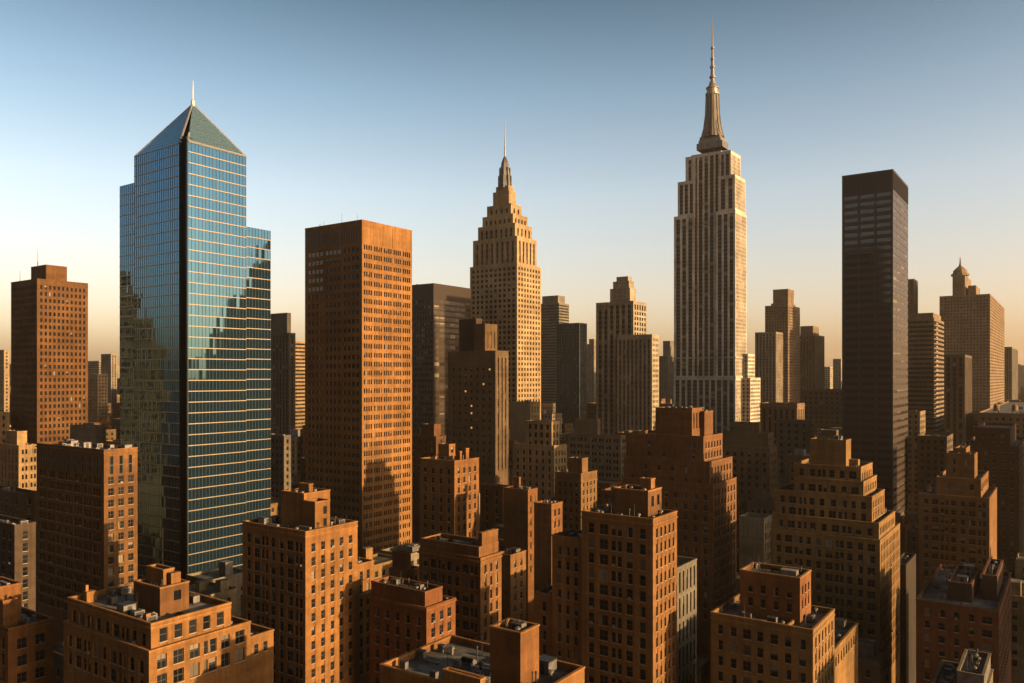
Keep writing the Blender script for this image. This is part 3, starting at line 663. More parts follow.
# the recessed notch in the left face is a lower wing; a wider base mass steps out below
b.box(x0+.3, x1+.9, y0-.9, b.Rr(250.5, .9), b.z(652, 139), 0, MIX(), S(3.3, None, 3.5, 2.4, .34, .8, 1.0, 'sash', pats=[((.5, 1.9),), ((.5, 2.1),), ((.5, 2.0),), ((.2, .8), (.65, 1.7))], blind=.5))
y2 = b.tiers[-1][3]; b.box(x0+4, x1, y2+.01, b.Rr(273.6, 0), b.z(650, 150), 0, None, SASH(1.9, .95, 3.3, 1.9, 1.6))
b.tier(133.5, 160, 189, 589, 8, None, S(4, ((.62, 1.5),), 3, 1.8, .3, .6, 1.0, 'plain'), 'penthouse', mt=masonry(COPPER))
ti = len(b.tiers)-1; px0, px1, py0, py1, pz, pr = b.tiers[ti][:6]
b.box(px0+1.0, px1-2.2, py0+2, py0+4.2, pz+2.6, pr, None, None, 'bulkhead'); b.box(px1-2.0, px1-.8, py1-3.2, py1-1.2, pz+2.2, pr, None, None, 'bulkhead', parapet=False)
b.box(px0+2, px0+4, py1-3, py1-.8, pz+1.8, pr, None, None, 'bulkhead', parapet=False, mt=METAL)
mb = MB(); mb.box(x0+2, x0+3.4, y0+2, y0+4, zr, zr+2.2, b.col); mb.box(x0+2.2, x0+2.7, y0+2.2, y0+2.7, zr+2.2, zr+3.4, b.cop); mb.build('chimney', b.root)
mb = MB(); mb.box(x1-4.2, x1-3.2, y0+1.0, y0+1.9, zr, zr+2.0, b.cop, top=DMETAL); mb.build('chimney', b.root)
b.band(629, .3, .16, D=140)
b.done()
# second from left
b = Bld('apartment_block', 'tall orange brick block with brick bulkheads on its roof, below the orange tower', 'building', 190, 242.5, 305.5, 357.5, 532.5, (.45, .225, .09), MIX(3.35, 2.6), stR=SASH(3.0, 1.2, 3.35, 1.95, 3.0), clutter=7)
b.tier(281, 304, 330, 494.5, 9, None, None, 'penthouse'); b.tier(303, 315, 330, 503, 6, None, S(3, ((.7, 1.1),), 3, 1.9, .3, .5, 1.2, 'plain'), 'penthouse'); b.tier(299, 309, 313, 485, 13, None, None, 'penthouse', free=True)
b.wing_r(374, 566, .8, 8, st=None, stR=SASH(2.6, 1.1))
b.tank(0, b.tiers[0][0]+2.4, b.tiers[0][3]-2.6, .6); b.band(537.5, .4, .2, D=190); b.done()
# left edge
b = Bld('apartment_block', 'low orange brick block with dark tarred roof, cut by the left picture edge', 'building', 165, -45, 8, 53.5, 630, (.40, .185, .075), MIX(3.4, 2), stR=SASH(3.0, 1.9, 3.6, 2.1, 2.4), clutter=6)
b.tier(-20, 0, 21.5, 588, 5, None, None, 'penthouse'); b.tier(-14, 3, 17, 602, 3, None, None, 'penthouse'); b.band(634, .35, .18, D=165); b.done()
# shaded block in front of the glass tower
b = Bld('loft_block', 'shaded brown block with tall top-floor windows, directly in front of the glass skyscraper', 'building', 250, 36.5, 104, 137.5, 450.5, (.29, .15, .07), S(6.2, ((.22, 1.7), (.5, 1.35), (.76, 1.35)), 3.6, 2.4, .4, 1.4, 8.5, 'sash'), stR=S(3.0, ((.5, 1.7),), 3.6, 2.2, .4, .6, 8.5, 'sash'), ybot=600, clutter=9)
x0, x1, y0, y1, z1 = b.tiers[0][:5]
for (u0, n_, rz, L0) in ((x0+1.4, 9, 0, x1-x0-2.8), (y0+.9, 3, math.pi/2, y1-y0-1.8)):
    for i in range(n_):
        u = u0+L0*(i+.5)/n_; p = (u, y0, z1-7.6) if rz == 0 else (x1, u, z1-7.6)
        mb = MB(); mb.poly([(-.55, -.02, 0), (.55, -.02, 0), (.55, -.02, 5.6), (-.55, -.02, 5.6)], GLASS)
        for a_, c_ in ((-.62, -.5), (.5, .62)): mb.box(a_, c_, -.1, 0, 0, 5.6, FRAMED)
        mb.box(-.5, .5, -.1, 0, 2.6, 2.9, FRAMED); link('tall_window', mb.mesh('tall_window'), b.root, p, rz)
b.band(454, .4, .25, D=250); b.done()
# centre block
b = Bld('apartment_block', 'tall orange brick block with a square penthouse, at the bottom centre of the picture', 'building', 175, 581.5, 653, 677, 520, (.42, .21, .085), MIX(3.45, 2.2), stR=SASH(2.4, 1.05, 3.45, 2.0, 2.2), clutter=8)
b.tier(613, 648, 661.5, 492, 6, None, S(3.4, ((.6, 1.6),), 3.2, 2.4, .3, .6, 1.2, 'plain'), 'penthouse', mt=masonry(COPPER)); b.tier(640, 651, 655, 480, 10, None, None, 'penthouse')
b.wing_l(552, 540, .9, 9, st=SASH(2.6, 1.2, 3.45, 2.0, 2.2)); x0 = b.tiers[-1][0]; b.wing_l(534.5, 596, 1.6, 7, st=SASH(2.6, 1.2), x1=x0)
b.tank(0, b.tiers[0][0]+2.6, b.tiers[0][3]-3, .55)
b.band(526, .35, .2, D=175); b.done()
b = Bld('loft_block', 'pale grey block with narrow windows behind the right side of the bottom centre block', 'building', 218, 652, 677, 696.8, 569, (.19, .17, .145), None, stR=S(2.7, ((.5, 1.1),), 7, 5.6, .3, .6, 1.4, 'plain'), clutter=2); b.done()
# bottom middle roof
b = Bld('apartment_block', 'dark cluttered flat roof with a boxy brick bulkhead, bottom edge of the picture', 'building', 112, 380, 521, 584.5, 706, (.45, .225, .09), MIX(), stR=SASH(3.4, 1.3, 3.5, 2.2, 2.0), clutter=12)
b.tier(490, 520.5, 539, 634.5, 7.5, None, None, 'penthouse', mt=masonry((.36, .17, .07))); b.tier(443, 472, 479, 681, 2.5, None, None, 'penthouse'); b.done()
# right bottom
b = Bld('apartment_block', 'tan brick block carrying a red brick penthouse, at the bottom right of centre', 'building', 165, 711, 813, 834.5, 631, (.43, .255, .12), S(3.0, None, 3.45, 2.05, .28, .7, 2.2, 'sash', pats=[((.5, 1.1),), ((.5, 1.4),), ((.5, 1.9),), ((.5, 1.35),), ((.5, 1.7),), ((.5, 1.4),), ((.5, 1.45),)]), stR=SASH(2.8, 1.1, 3.45, 2.1, 1.9), roof=ROOFL, clutter=8)
b.tier(740, 800, 811, 579, 7.0, SASH(3, 1.2, 3.1, 1.8, 2.6), SASH(2.6, 1.0, 3.1, 1.8, 2.0), 'penthouse', mt=masonry((.33, .145, .068)))
t = b.tiers[1]; b.box(t[1]-4.6, t[1]-1.2, t[2]+1.4, t[2]+3.4, t[4]+1.2, t[5], None, None, 'rooftop_unit', parapet=False, mt=METAL)
b.clutter(1, 3); mb = MB(); t0 = b.tiers[0]; mb.box(t[1]-1.6, t[1]-1.2, t0[2]+.4, t[2]-.02, t0[5], t0[5]+.9, b.cop); mb.build('roof_divider', b.root)
b.wing_r(858, 655, .8, 9, st=None, stR=SASH(2.6, 1.1)); b.band(636.5, .3, .15, D=165); b.done()
# stepped wedding-cake block
b = Bld('setback_block', 'tan brick block stepping up in terraces like a wedding cake, lower right', 'building', 235, 771, 880, 900, 541, (.43, .26, .125), MIX(3.5, 1.2, 2.2), stR=SASH(2.5, 1.1, 3.5, 2.1, 1.4), ybot=660, clutter=4)
st = MIX(3.5, 1.6, 2.2)
b.tier(772.5, 879, 895, 524, 1.0, st, SASH(2.5, 1.1, 3.5, 2.1, 1.4)); b.tier(775, 872, 884.5, 497.5, 4, st, SASH(2.5, 1.1, 3.5, 2.1, 1.4)); b.tier(793.5, 863.5, 876.7, 482.5, 6, st, SASH(2.5, 1.1, 3.5, 2.1, 1.4))
b.tier(793.5, 861, 872.5, 468, 8, MIX(3.5, 1.2), SASH(2.5, 1.1)); b.tier(810, 846, 851, 441, 12, None, None, 'penthouse')
t = b.tiers[-1]; b.clutter(5, 5); b.box(t[1]+.1, t[1]+2.6, t[3]-2.5, t[3], t[4]-6, b.tiers[4][5], None, None, 'bulkhead', parapet=False)
b.done()
# brown stepped block in the middle
b = Bld('setback_block', 'reddish brown block stepping down to the right in front of the limestone skyscraper', 'building', 272, 622, 713, 736.5, 485, (.30, .15, .078), SASH(3.6, 1.3, 3.7, 1.9, 3.5), stR=SASH(2.9, 1.35, 3.6, 2.2, 2.0), ybot=600, clutter=3)
b.tier(624, 709.5, 733, 462.5, 1.5, SASH(5, 1.2, 3.8, 1.7, 2.2, skip=.3), SASH(2.9, 1.35, 3.6, 2.2, 2.0)); b.tier(626, 703.5, 722.5, 437, 4, SASH(6, 1.2, 3.8, 1.7, 2.2, skip=.5), SASH(2.9, 1.35, 3.6, 2.2, 2.0))
b.tier(655.5, 692, 704, 409, 9, None, S(2.4, ((.5, .9),), 4, 5.5, .4, .5, 1.5, 'plain'), 'penthouse'); b.tier(693, 704.5, 713, 412, 14, None, None, 'penthouse', free=True)
b.clutter(3, 4); b.done()
# right: tan block with set-back attic
b = Bld('setback_block', 'brown brick block with a stepped attic and pale right wall, near the right edge', 'building', 290, 919, 989.5, 997, 499, (.36, .19, .09), MIX(3.4, 1.6, 2.0), stR=None, ybot=590, clutter=3)
b.tier(936.5, 981, 989, 480, 4, SASH(4, 1.6), SASH(2.6, 1.2)); b.tank(0, b.tiers[0][0]+3, 4, .7); b.tier(946, 974.5, 977.5, 455, 9, SASH(5, 1.2, skip=.4), None, 'penthouse'); b.tier(955, 966, 970, 449, 14, None, None, 'penthouse'); b.done()
b = Bld('apartment_block', 'low red brick block with a pale worn roof and rooftop sheds, lower right', 'building', 195, 916, 999, 1011, 612, (.24, .105, .058), S(3.0, None, 3.3, 1.75, .28, .9, 1.6, 'sash', pats=[((.5, 1.2),), ((.5, 1.5),), ((.5, 1.1),), ((.5, 1.2),), ((.5, 2.3),)], blind=.4), stR=SASH(2.8, 1.2), roof=ROOFL, clutter=8)
b.tier(948, 972, 980, 585, 11, None, None, 'penthouse', mt=DS); b.tier(982, 997, 1003, 577, 13, None, None, 'penthouse', mt=DS); b.done()
b = Bld('apartment_block', 'block with small pale square roof at bottom right, below the red block', 'building', 150, 930, 985, 993, 700, (.2, .16, .12), MIX(), roof=ROOFL, clutter=5); b.tier(957, 984, 992, 677, 3, None, None, 'penthouse', mt=METAL); b.done()
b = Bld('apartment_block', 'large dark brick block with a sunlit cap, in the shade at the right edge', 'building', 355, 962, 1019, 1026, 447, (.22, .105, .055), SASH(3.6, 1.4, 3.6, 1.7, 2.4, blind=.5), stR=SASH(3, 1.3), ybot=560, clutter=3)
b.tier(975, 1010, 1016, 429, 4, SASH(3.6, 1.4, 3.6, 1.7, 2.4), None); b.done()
b = Bld('apartment_block', 'orange brick block with chimneys in front of the dark towers, left of centre', 'building', 300, 419.5, 454.5, 479, 461.5, (.44, .21, .085), SASH(4.0, 1.5, 3.6, 2.0, 3.2), stR=SASH(3.4, 1.3, 3.6, 2.1, 2.8), ybot=540, clutter=4)
for (a, c, e, y) in ((457, 460, 463, 452), (464, 466, 469, 449)): b.tier(a, c, e, y, 8, None, None, 'chimney', free=False)
b.tier(436, 449, 456, 445, 16, None, S(2.5, ((.5, 1.6),), 4, 2.2, .3, .5, 1, 'plain'), 'penthouse'); b.done()
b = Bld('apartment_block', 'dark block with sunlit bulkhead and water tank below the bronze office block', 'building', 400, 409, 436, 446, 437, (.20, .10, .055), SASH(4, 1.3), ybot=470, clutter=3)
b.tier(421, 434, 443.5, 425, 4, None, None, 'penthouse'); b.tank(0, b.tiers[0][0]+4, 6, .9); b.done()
b = Bld('apartment_block', 'slim brown block, taller of the two right of the chimneyed orange block', 'building', 285, 504, 528, 537.5, 490.5, (.34, .155, .065), None, stR=S(3, ((.5, 1.0),), 4.2, 2.3, .3, .6, 2, 'plain'), ybot=550, clutter=5); b.tier(513, 519, 521, 478, 9, None, None, 'chimney'); b.done()
b = Bld('apartment_block', 'slim brown block, lower of the two right of the chimneyed orange block', 'building', 268, 534, 551.5, 562.5, 505, (.38, .175, .072), None, stR=SASH(3, 1.2, 4), ybot=560, clutter=4); b.done()
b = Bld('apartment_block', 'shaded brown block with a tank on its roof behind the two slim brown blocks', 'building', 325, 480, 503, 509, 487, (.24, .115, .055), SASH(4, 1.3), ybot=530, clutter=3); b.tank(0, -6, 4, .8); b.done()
b = Bld('cream_block', 'cream stone block with a gridded sunlit top at the foot of the needle tower', 'building', 430, 513, 554, 567, 446, (.44, .33, .205), S(4, ((.5, 1.6),), 4.2, 2.6, .4, 1, 3, 'plain'), stR=S(3.4, ((.5, 1.5),), 4.2, 2.6, .4, .8, 3, 'plain'), ybot=500, clutter=3)
b.tier(525.5, 551.7, 559.5, 422, 4, S(4.2, ((.5, 2.2),), 4.4, 2.8, .5, 1, 1.5, 'plain'), S(3, ((.5, 1.5),), 4.4, 2.8, .5, .6, 1.5, 'plain')); b.done()
b = Bld('loft_block', 'brown grey block with a pale cornice and brick bulkhead, centre of the picture', 'building', 365, 555, 581, 597, 474, (.34, .20, .105), SASH(3.2, 1.4, 3.8, 2.2, 4.5), stR=SASH(3.6, 1.3, 3.8, 2.2, 4), ybot=540, clutter=3); b.tier(568, 582, 588, 459, 5, None, None, 'penthouse'); b.band(483, .6, .3, D=365); b.done()
b = Bld('loft_block', 'wide brown block with large shaded windows and corner attic, left of centre', 'building', 218, 419, 480.5, 501.5, 559, (.36, .18, .08), MIX(3.9, 2.2, 2.5), stR=SASH(2.7, 1.0, 3.7, 2.4, 2.0), clutter=6)
b.tier(420, 479, 499, 548, 1.2, SASH(3.4, 1.4, 3.4, 1.9, 1.4), SASH(2.4, .9, 3.4, 1.9, 1.4)); b.tier(479, 482, 498, 534, 2.2, None, None, 'penthouse'); b.band(563, .45, .35, D=218); b.done()
b = Bld('apartment_block', 'narrow brown block tight against the right side of the wide brown block', 'building', 250, 496, 510.5, 526, 556, (.35, .185, .085), None, stR=SASH(2.8, 1.1, 3.5, 2.1, 2), ybot=640, clutter=3); b.done()
b = Bld('apartment_block', 'dark brick block with a string course and a low attic, bottom left of centre', 'building', 186, 369.5, 426.5, 455.5, 609, (.30, .125, .055), SASH(3.4, 1.3, 3.4, 1.9, 2.4), stR=SASH(2.9, 1.35, 3.5, 2.1, 1.6), clutter=5)
b.tier(370, 425, 442.5, 593, 1.0, None, None, 'attic'); b.band(611, .5, .35, D=186); b.done()
b = Bld('brick_shed_block', 'small brown block with blank brick bulkhead behind the dark attic block', 'building', 238, 389, 406.5, 421, 572, (.34, .15, .065), None, stR=SASH(2.6, 1.1), ybot=600, clutter=2); b.tier(391.5, 406, 411, 554, 2, None, None, 'penthouse'); b.done()
b = Bld('corner_block', 'sunlit tan block with gridded windows, low at the left edge', 'building', 340, -4, 18.7, 39, 446, (.44, .30, .165), SASH(3.4, 1.2), stR=S(4.2, ((.3, 1.0), (.7, 1.0)), 3.6, 2, .3, .6, 1.6, 'plain'), ybot=500, clutter=3); b.tier(6, 17, 27, 432, 6, None, None, 'penthouse'); b.done()
b = Bld('corner_block', 'sunlit tan block at the very left edge, behind the gridded one', 'building', 420, -28, -2, 9.5, 413, (.44, .32, .19), None, stR=S(4, ((.5, 1.2),), 4, 2, .3, .6, 1.6, 'plain'), ybot=450, clutter=2); b.done()
b = Bld('warehouse', 'dark flat-roofed block at the left edge just above the cut-off orange block', 'building', 225, -25, 14.6, 35.8, 526, (.10, .07, .05), SASH(4, 1.4), ybot=590, clutter=3); b.done()
b = Bld('warehouse', 'dark flat-roofed block in shade right below the sunlit gridded tan block', 'building', 285, -30, 20, 38, 494, (.13, .09, .065), SASH(4, 1.4), ybot=520, clutter=3); b.done()
b = Bld('warehouse', 'low grey flat-roofed block at the foot of the reddish tower', 'building', 345, 70, 90, 106, 427, (.26, .22, .18), None, ybot=450, clutter=4); b.done()
b = Bld('office_block', 'grey slab in the shade between the glass skyscraper and the orange tower', 'building', 430, 262, 284, 291, 436, (.20, .17, .145), S(3.4, ((.5, 1.5),), 3.8, 2, .3, .8, 2, 'plain'), ybot=500, clutter=2); b.done()
b = Bld('office_block', 'tan block rising against the lower shaft of the needle tower', 'building', 545, 508, 530, 540, 402.5, (.33, .25, .16), None, stR=S(4, ((.5, 1.3),), 4, 6, .4, 1, 3, 'plain'), ybot=425, clutter=2); b.done()
b = Bld('office_block', 'wide low grey block with big windows left of the limestone skyscraper', 'building', 450, 568, 621, 627, 436, (.30, .23, .165), S(4.6, ((.3, 1.5), (.7, 1.5)), 3.9, 2.1, .4, 1, 2, 'plain'), ybot=480, clutter=4); b.tier(575, 597, 600.5, 420, 8, None, None, 'penthouse'); b.done()
b = Bld('office_block', 'brown block with a low attic right of the reddish stepped block', 'building', 420, 722, 770, 777, 448, (.21, .145, .095), S(4, ((.5, 1.7),), 4, 2.2, .4, 1, 3, 'plain'), ybot=500, clutter=3); b.tier(723, 768, 776, 434, 4, None, S(3, ((.5, 1.0),), 4, 2.2, .4, .6, 2, 'plain')); b.tier(733, 759, 766, 423, 12, None, None, 'penthouse'); b.done()
b = Bld('office_block', 'brown block with a heavy cornice below the trio of towers right of the limestone skyscraper', 'building', 570, 760, 797, 804.5, 404, (.24, .165, .105), S(4.4, ((.5, 1.7),), 4.2, 4, .4, 1, 4, 'plain'), ybot=440, clutter=3); b.band(407, .8, .5, D=570); b.done()
b = Bld('office_block', 'wide dark flat-topped block against the left edge of the dark slab tower', 'building', 650, 802, 852, 860, 390, (.19, .14, .10), S(4, ((.5, 1.8),), 4, 2, .3, 1, 2, 'plain'), ybot=430, clutter=3); b.done()
b = Bld('office_block', 'dark block with one sunlit edge behind the wedding-cake block', 'building', 480, 776, 809.5, 813.5, 421, (.20, .145, .10), S(4, ((.5, 1.8),), 4, 2, .3, 1, 2, 'plain'), ybot=450, clutter=3); b.done()
b = Bld('loft_block', 'pale weathered block in shade left of the wedding-cake block', 'building', 335, 739, 764, 772, 519, (.36, .32, .26), None, stR=S(3, ((.5, 1.3),), 4.4, 3, .3, .6, 2, 'plain'), ybot=580, clutter=2); b.done()
b = Bld('office_block', 'narrow tan block with a sunlit edge at the right foot of the dark slab tower', 'building', 520, 900, 920, 925.5, 412, (.26, .19, .125), S(3.6, ((.5, 1.6),), 3.8, 2, .3, .8, 2, 'plain'), ybot=520, clutter=2); b.done()
b = Bld('office_block', 'dark grey gridded block at the foot of the balconied apartment tower', 'building', 450, 917, 947, 953, 437, (.15, .115, .085), S(3.6, ((.5, 1.6),), 3.8, 2, .3, .8, 2, 'plain'), ybot=500, clutter=2); b.done()
b = Bld('office_block', 'long low brown block with tanks on its roof at the right edge of the skyline', 'building', 540, 978, 1030, 1044, 414, (.22, .155, .105), S(4, ((.5, 1.8),), 4, 2, .3, 1, 3, 'plain'), ybot=440, clutter=4); b.tank(0, -20, 8, 1.2); b.tank(0, -9, 6, 1.2); b.done()
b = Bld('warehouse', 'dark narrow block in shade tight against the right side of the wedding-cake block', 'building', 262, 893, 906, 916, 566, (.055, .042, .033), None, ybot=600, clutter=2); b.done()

# a stepped dark tower to the right of the picture: it is what the right face of the glass skyscraper mirrors
def mirrored_tower():
    root = bpy.data.objects.new('stepped_tower', None); COL.objects.link(root); root.location = (262, 284, 0)
    tag(root, 'dark stepped tower mirrored in the right face of the glass skyscraper', 'tower')
    W = MB(); m = masonry((.16, .12, .09)); n = 9
    for i in range(n):
        y0 = 9*i; z = 118+128*(i/(n-1))**.9
        st = S(4.5, ((.5, 2.2),), 4.2, 2.4, .4, 1, 2, 'plain')
        ws = facade(W, (0, y0+9), (0, -1), (-1, 0), 9-.01, 0, z, st, m, 90, random.Random(1))
        for q in (((0, y0, 0), (40, y0, 0), (40, y0, z), (0, y0, z)), ((0, y0, z), (40, y0, z), (40, y0+9, z), (0, y0+9, z)), ((40, y0, 0), (40, y0+9, 0), (40, y0+9, z), (40, y0, z))): W.poly(list(q), m)
        P = MB()
        for (u, zz_, a, c) in ws: P.add(window_mb(a, c, .4, 'plain', 0), (0, y0+9-u, zz_), -math.pi/2)
        if P.f: tag(P.build('window', root), None, None, None, 'stuff')
    W.poly([(0, 9*n, 0), (40, 9*n, 0), (40, 9*n, z), (0, 9*n, z)], m)
    W.build('wall', root)
mirrored_tower()

# unseen blocks: one mirrored in the glass skyscraper's left face, the rest added for shade
def outside(name, label, X, Y, ww, dd, tiers, col, group=None):
    o = bpy.data.objects.new(name, None); COL.objects.link(o); o.location = (X, Y, 0); o.rotation_euler = (0, 0, -A); tag(o, label, 'building', group)
    W, P = MB(), MB(); m = masonry(col); z0 = 0
    for (i0, i1, j0, j1, z) in tiers:
        x0, x1, y0, y1 = -ww+i0, -i1, j0, dd-j1
        for oo, ud, n, wd, rz in (((x0, y0), (1, 0), (0, -1), x1-x0, 0), ((x1, y0), (0, 1), (1, 0), y1-y0, math.pi/2)):
            for (u, zz_, a, c) in facade(W, oo, ud, n, wd, z0, z, S(3.6, ((.5, 1.6),), 3.7, 2.1, .3, 1, 2.5, 'plain'), m, 60, random.Random(2)): P.add(window_mb(a, c, .3, 'plain', 0), P3(oo, ud, n, u, zz_, 0), rz)
        W.poly([(x1, y1, z0), (x0, y1, z0), (x0, y1, z), (x1, y1, z)], m); W.poly([(x0, y1, z0), (x0, y0, z0), (x0, y0, z), (x0, y1, z)], m); W.poly([(x0, y0, z), (x1, y0, z), (x1, y1, z), (x0, y1, z)], ROOF); z0 = z
    W.build('wall', o); tag(P.build('window', o), None, None, None, 'stuff')
outside('setback_block', 'brown stepped block mirrored in the left face of the glass skyscraper', -290, 318, 30, 34, [(0, 0, 0, 0, 138), (0, 0, 7, 0, 152), (3, 2, 13, 3, 166), (8, 6, 17, 6, 178)], (.34, .22, .12))
for X, Y, ww, dd, z in ((-165, 40, 40, 34, 200), (-150, -60, 44, 36, 260), (-70, -70, 36, 40, 250), (-20, -150, 46, 36, 290), (50, -110, 34, 34, 210), (-250, -20, 46, 40, 280), (-250, 110, 40, 36, 190), (-340, 90, 40, 40, 240), (-120, -170, 46, 40, 300), (-350, 190, 40, 36, 190), (110, -160, 40, 36, 240), (215, 128, 34, 55, 84)):
    outside('office_block', 'plain brown block added for shade outside the picture beside or behind the viewer', X, Y, ww, dd, [(0, 0, 0, 0, z)], (.13, .085, .055), 'added shade blocks outside the picture')

# ------------------------------------------------------------------ the rest of the city between and beyond them
def quad_overlap(p, q, m=1.0):
    for poly in (p, q):
        for i in range(4):
            ax = (poly[(i+1) % 4][0]-poly[i][0], poly[(i+1) % 4][1]-poly[i][1]); l = math.hypot(*ax); n = (-ax[1]/l, ax[0]/l)
            a = [x*n[0]+y*n[1] for x, y in p]; c = [x*n[0]+y*n[1] for x, y in q]
            if max(a) < min(c)+m or max(c) < min(a)+m: return False
    return True
import os
if os.environ.get('CHECK'):
    for i in range(len(FOOT)):
        for j in range(i):
            if FOOT[i][6] != FOOT[j][6] and quad_overlap(FOOT[i][1], FOOT[j][1], .5): print('OVERLAP', FOOT[i][0], FOOT[i][6], FOOT[i][5], '|', FOOT[j][0], FOOT[j][6], FOOT[j][5])
def proj(c): return CX+F*c[0]/c[1]
ZB = np.full((683, 1024), 1e9)
def paint(cs, z1, z0=0.0, test=False):
    xs = [proj(c) for c in cs]; d = min(c[1] for c in cs); ys = [HY-(z1-H)*F/c[1] for c in cs]
    a, e = max(0, int(min(xs))), min(1023, int(max(xs))); yt = max(0, int(sum(ys)/4)); yb_ = min(683, int(HY+(H-z0)*F/d))
    if a >= e or yt >= yb_: return 0
    v = ZB[yt:yb_, a:e]
    if test: return int((v > d+1).sum())
    np.minimum(v, d, out=v)
for f in FOOT: paint(f[1], f[2], f[3])
fr = random.Random(11); FC = [masonry(c, "infill") for c in ((.36, .17, .075), (.30, .125, .055), (.41, .25, .125), (.25, .16, .10), (.20, .14, .10), (.40, .31, .2), (.16, .11, .08), (.30, .25, .2))]
lab_near = ('small flat-roofed brick block half hidden among the streets between larger buildings', 'low blocks filling the gaps between the larger buildings')
lab_far = ('small low block in the dense hazy carpet of roofs toward the horizon', 'low blocks of the hazy distance')
cand = []
def grid(d0, d1, sx, sy, keep, zr, ysky):
    u = -1600
    while u < 2600:
        v = -400
        while v < 2600:
            ww, dd = sx*fr.uniform(.62, .9), sy*fr.uniform(.62, .9)
            X = (u)*math.cos(A)+v*math.sin(A); Y = -u*math.sin(A)+v*math.cos(A); v += sy
            if not d0 < Y < d1 or abs(X/Y) > .70 or fr.random() > keep: continue
            cs = [(X+x*math.cos(A)+y*math.sin(A), Y-x*math.sin(A)+y*math.cos(A)) for x, y in ((-ww, 0), (0, 0), (0, dd), (-ww, dd))]
            if min(c[1] for c in cs) < 60: continue
            z1 = fr.uniform(*zr); z1 = min(z1, H-(ysky+fr.random()**.6*26-HY)*Y/F)
            xa, xb = min(proj(c) for c in cs), max(proj(c) for c in cs)
            for f in FOOT:      # do not stand in front of what the photograph shows of the larger buildings
                if f[5] > Y-5 and f[6][0] < xb and f[6][1] > xa: z1 = min(z1, H-(f[4]+4-HY)*Y/F)
            if 290 < Y < 420 and xb > 452 and xa < 505: z1 = min(z1, 60)      # keeps the low sun on the orange tower
            if z1 < 8 or any(quad_overlap(cs, f[1], .7) for f in FOOT): continue
            cand.append((Y, X, ww, dd, z1, cs))
        u += sx
grid(175, 420, 19, 18, .97, (20, 60), 420); grid(300, 800, 27, 24, .97, (25, 90), 398); grid(800, 1500, 46, 42, .97, (40, 150), 366)
cand.sort(key=lambda c: c[0]); nf = 0; print('candidates', len(cand))
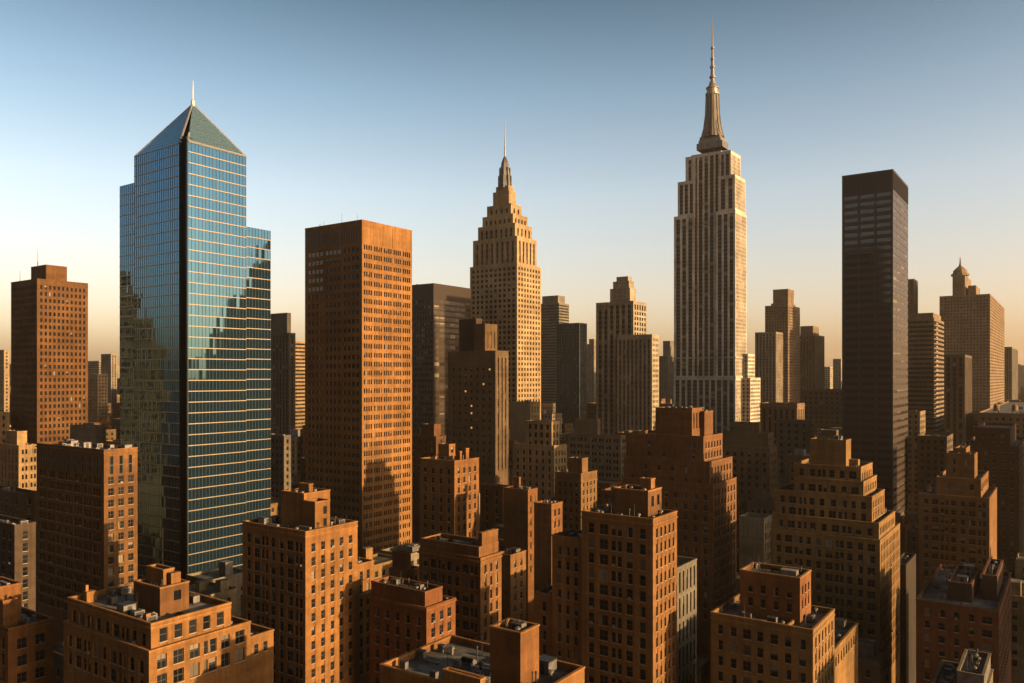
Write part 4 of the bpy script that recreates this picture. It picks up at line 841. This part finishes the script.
for Y, X, ww, dd, z1, cs in cand:
    if any(quad_overlap(cs, f[1], .5) for f in FOOT if f[0] == 'infill'): continue
    if paint(cs, z1, 0, True) < (24 if Y < 500 else 12) or nf > 250: continue
    paint(cs, z1); FOOT.append(('infill', cs, z1, 0, 0, Y, (0, 0, 0))); nf += 1
    mb = MB(); mt = fr.choice(FC); far_ = Y > 420
    fl, bay, hw_ = (3.5, 3.2, 1.4) if not far_ else (fr.choice((3.8, 4.2)), fr.choice((3.6, 4.4)), 1.9)
    st = S(bay, ((.5, hw_),), fl, fl*.55, .3, 1, fr.uniform(1.5, 4), 'plain' if far_ else 'sash', blind=.2)
    rr = random.Random(nf)
    zv = max(0, z1-(26 if far_ else 22))
    for o, ud, n, wd, rz in (((-ww, 0), (1, 0), (0, -1), ww, 0.0), ((0, 0), (0, 1), (1, 0), dd, math.pi/2)):
        for (u, z, a, c) in facade(mb, o, ud, n, wd, 0, z1, st, mt, zv, rr): mb.add(window_mb(a, c, .3, st.kind, 1 if rr.random() < .15 else 0), P3(o, ud, n, u, z, 0), rz)
    mb.poly([(0, dd, 0), (-ww, dd, 0), (-ww, dd, z1), (0, dd, z1)], mt); mb.poly([(-ww, dd, 0), (-ww, 0, 0), (-ww, 0, z1), (-ww, dd, z1)], mt)
    rm = ROOF if rr.random() < .6 else ROOFL
    mb.poly([(-ww, 0, z1-.7), (0, 0, z1-.7), (0, dd, z1-.7), (-ww, dd, z1-.7)], rm)
    for q in ((-ww-.1, .1, -.1, .3), (-ww-.1, .1, dd-.3, dd+.1), (-ww-.1, -ww+.3, .3, dd-.3), (-.3, .1, .3, dd-.3)): mb.box(*q, z1-.7, z1+.25, mt, True)
    if ww > 9 and dd > 9:
        for _ in range(rr.choice((1, 1, 2, 3))):
            a, c = rr.uniform(2, ww*.4), rr.uniform(2, dd*.4); x = rr.uniform(-ww+1, -a-1); y = rr.uniform(1, dd-c-1)
            mb.box(x, x+a, y, y+c, z1-.7, z1+rr.uniform(1.5, 5.5), mt if rr.random() < .7 else METAL, top=rm)
        if rr.random() < .25: mb.lathe(-ww*.3, dd*.6, [(1.4, z1-.7), (1.4, z1+4), (0, z1+5.2)], 10, WOOD)
    o = link('city_block', mb.mesh('city_block'), None, (X, Y, 0), -A)
    tag(o, *((lab_far[0], 'building', lab_far[1]) if far_ else (lab_near[0], 'building', lab_near[1])))
# the far city that reads as one mass
mb = MB(); dr = random.Random(5)
for _ in range(2600):
    Y = dr.uniform(1550, 5200); X = Y*dr.uniform(-.72, .72); z = dr.uniform(18, 60)+(dr.random() < .2)*dr.uniform(20, 130); a, c = dr.uniform(14, 42), dr.uniform(14, 42); m_ = dr.choice(FC)
    z = min(z, H+Y*.016); ca, sa = math.cos(A), math.sin(A)
    P = [(X+x*ca+y*sa, Y-x*sa+y*ca) for x, y in ((-a, 0), (0, 0), (0, c), (-a, c))]
    for i in range(4): p, q = P[i], P[(i+1) % 4]; mb.poly([(*p, 0), (*q, 0), (*q, z), (*p, z)], m_)
    mb.poly([(*p, z) for p in P], ROOFL)
tag(mb.build('distant_city'), 'far low city merging into haze along the horizon', None, None, 'stuff')

# ------------------------------------------------------------------ air
hm = bpy.data.materials.new("haze"); hm.use_nodes = True; t = hm.node_tree; t.nodes.clear()
out = t.nodes.new("ShaderNodeOutputMaterial"); pv = t.nodes.new("ShaderNodeVolumePrincipled")
pv.inputs["Color"].default_value = (1, .82, .62, 1); pv.inputs["Density"].default_value = HAZE = 0.000035; pv.inputs["Anisotropy"].default_value = .3
t.links.new(pv.outputs[0], out.inputs["Volume"])
mb = MB(); mb.box(-9200, 9200, -1700, 13200, -1, 480, hm, True); h_ = mb.build("haze"); tag(h_, None, None, None, 'stuff')
print('infill', nf, 'objects', len(bpy.data.objects))
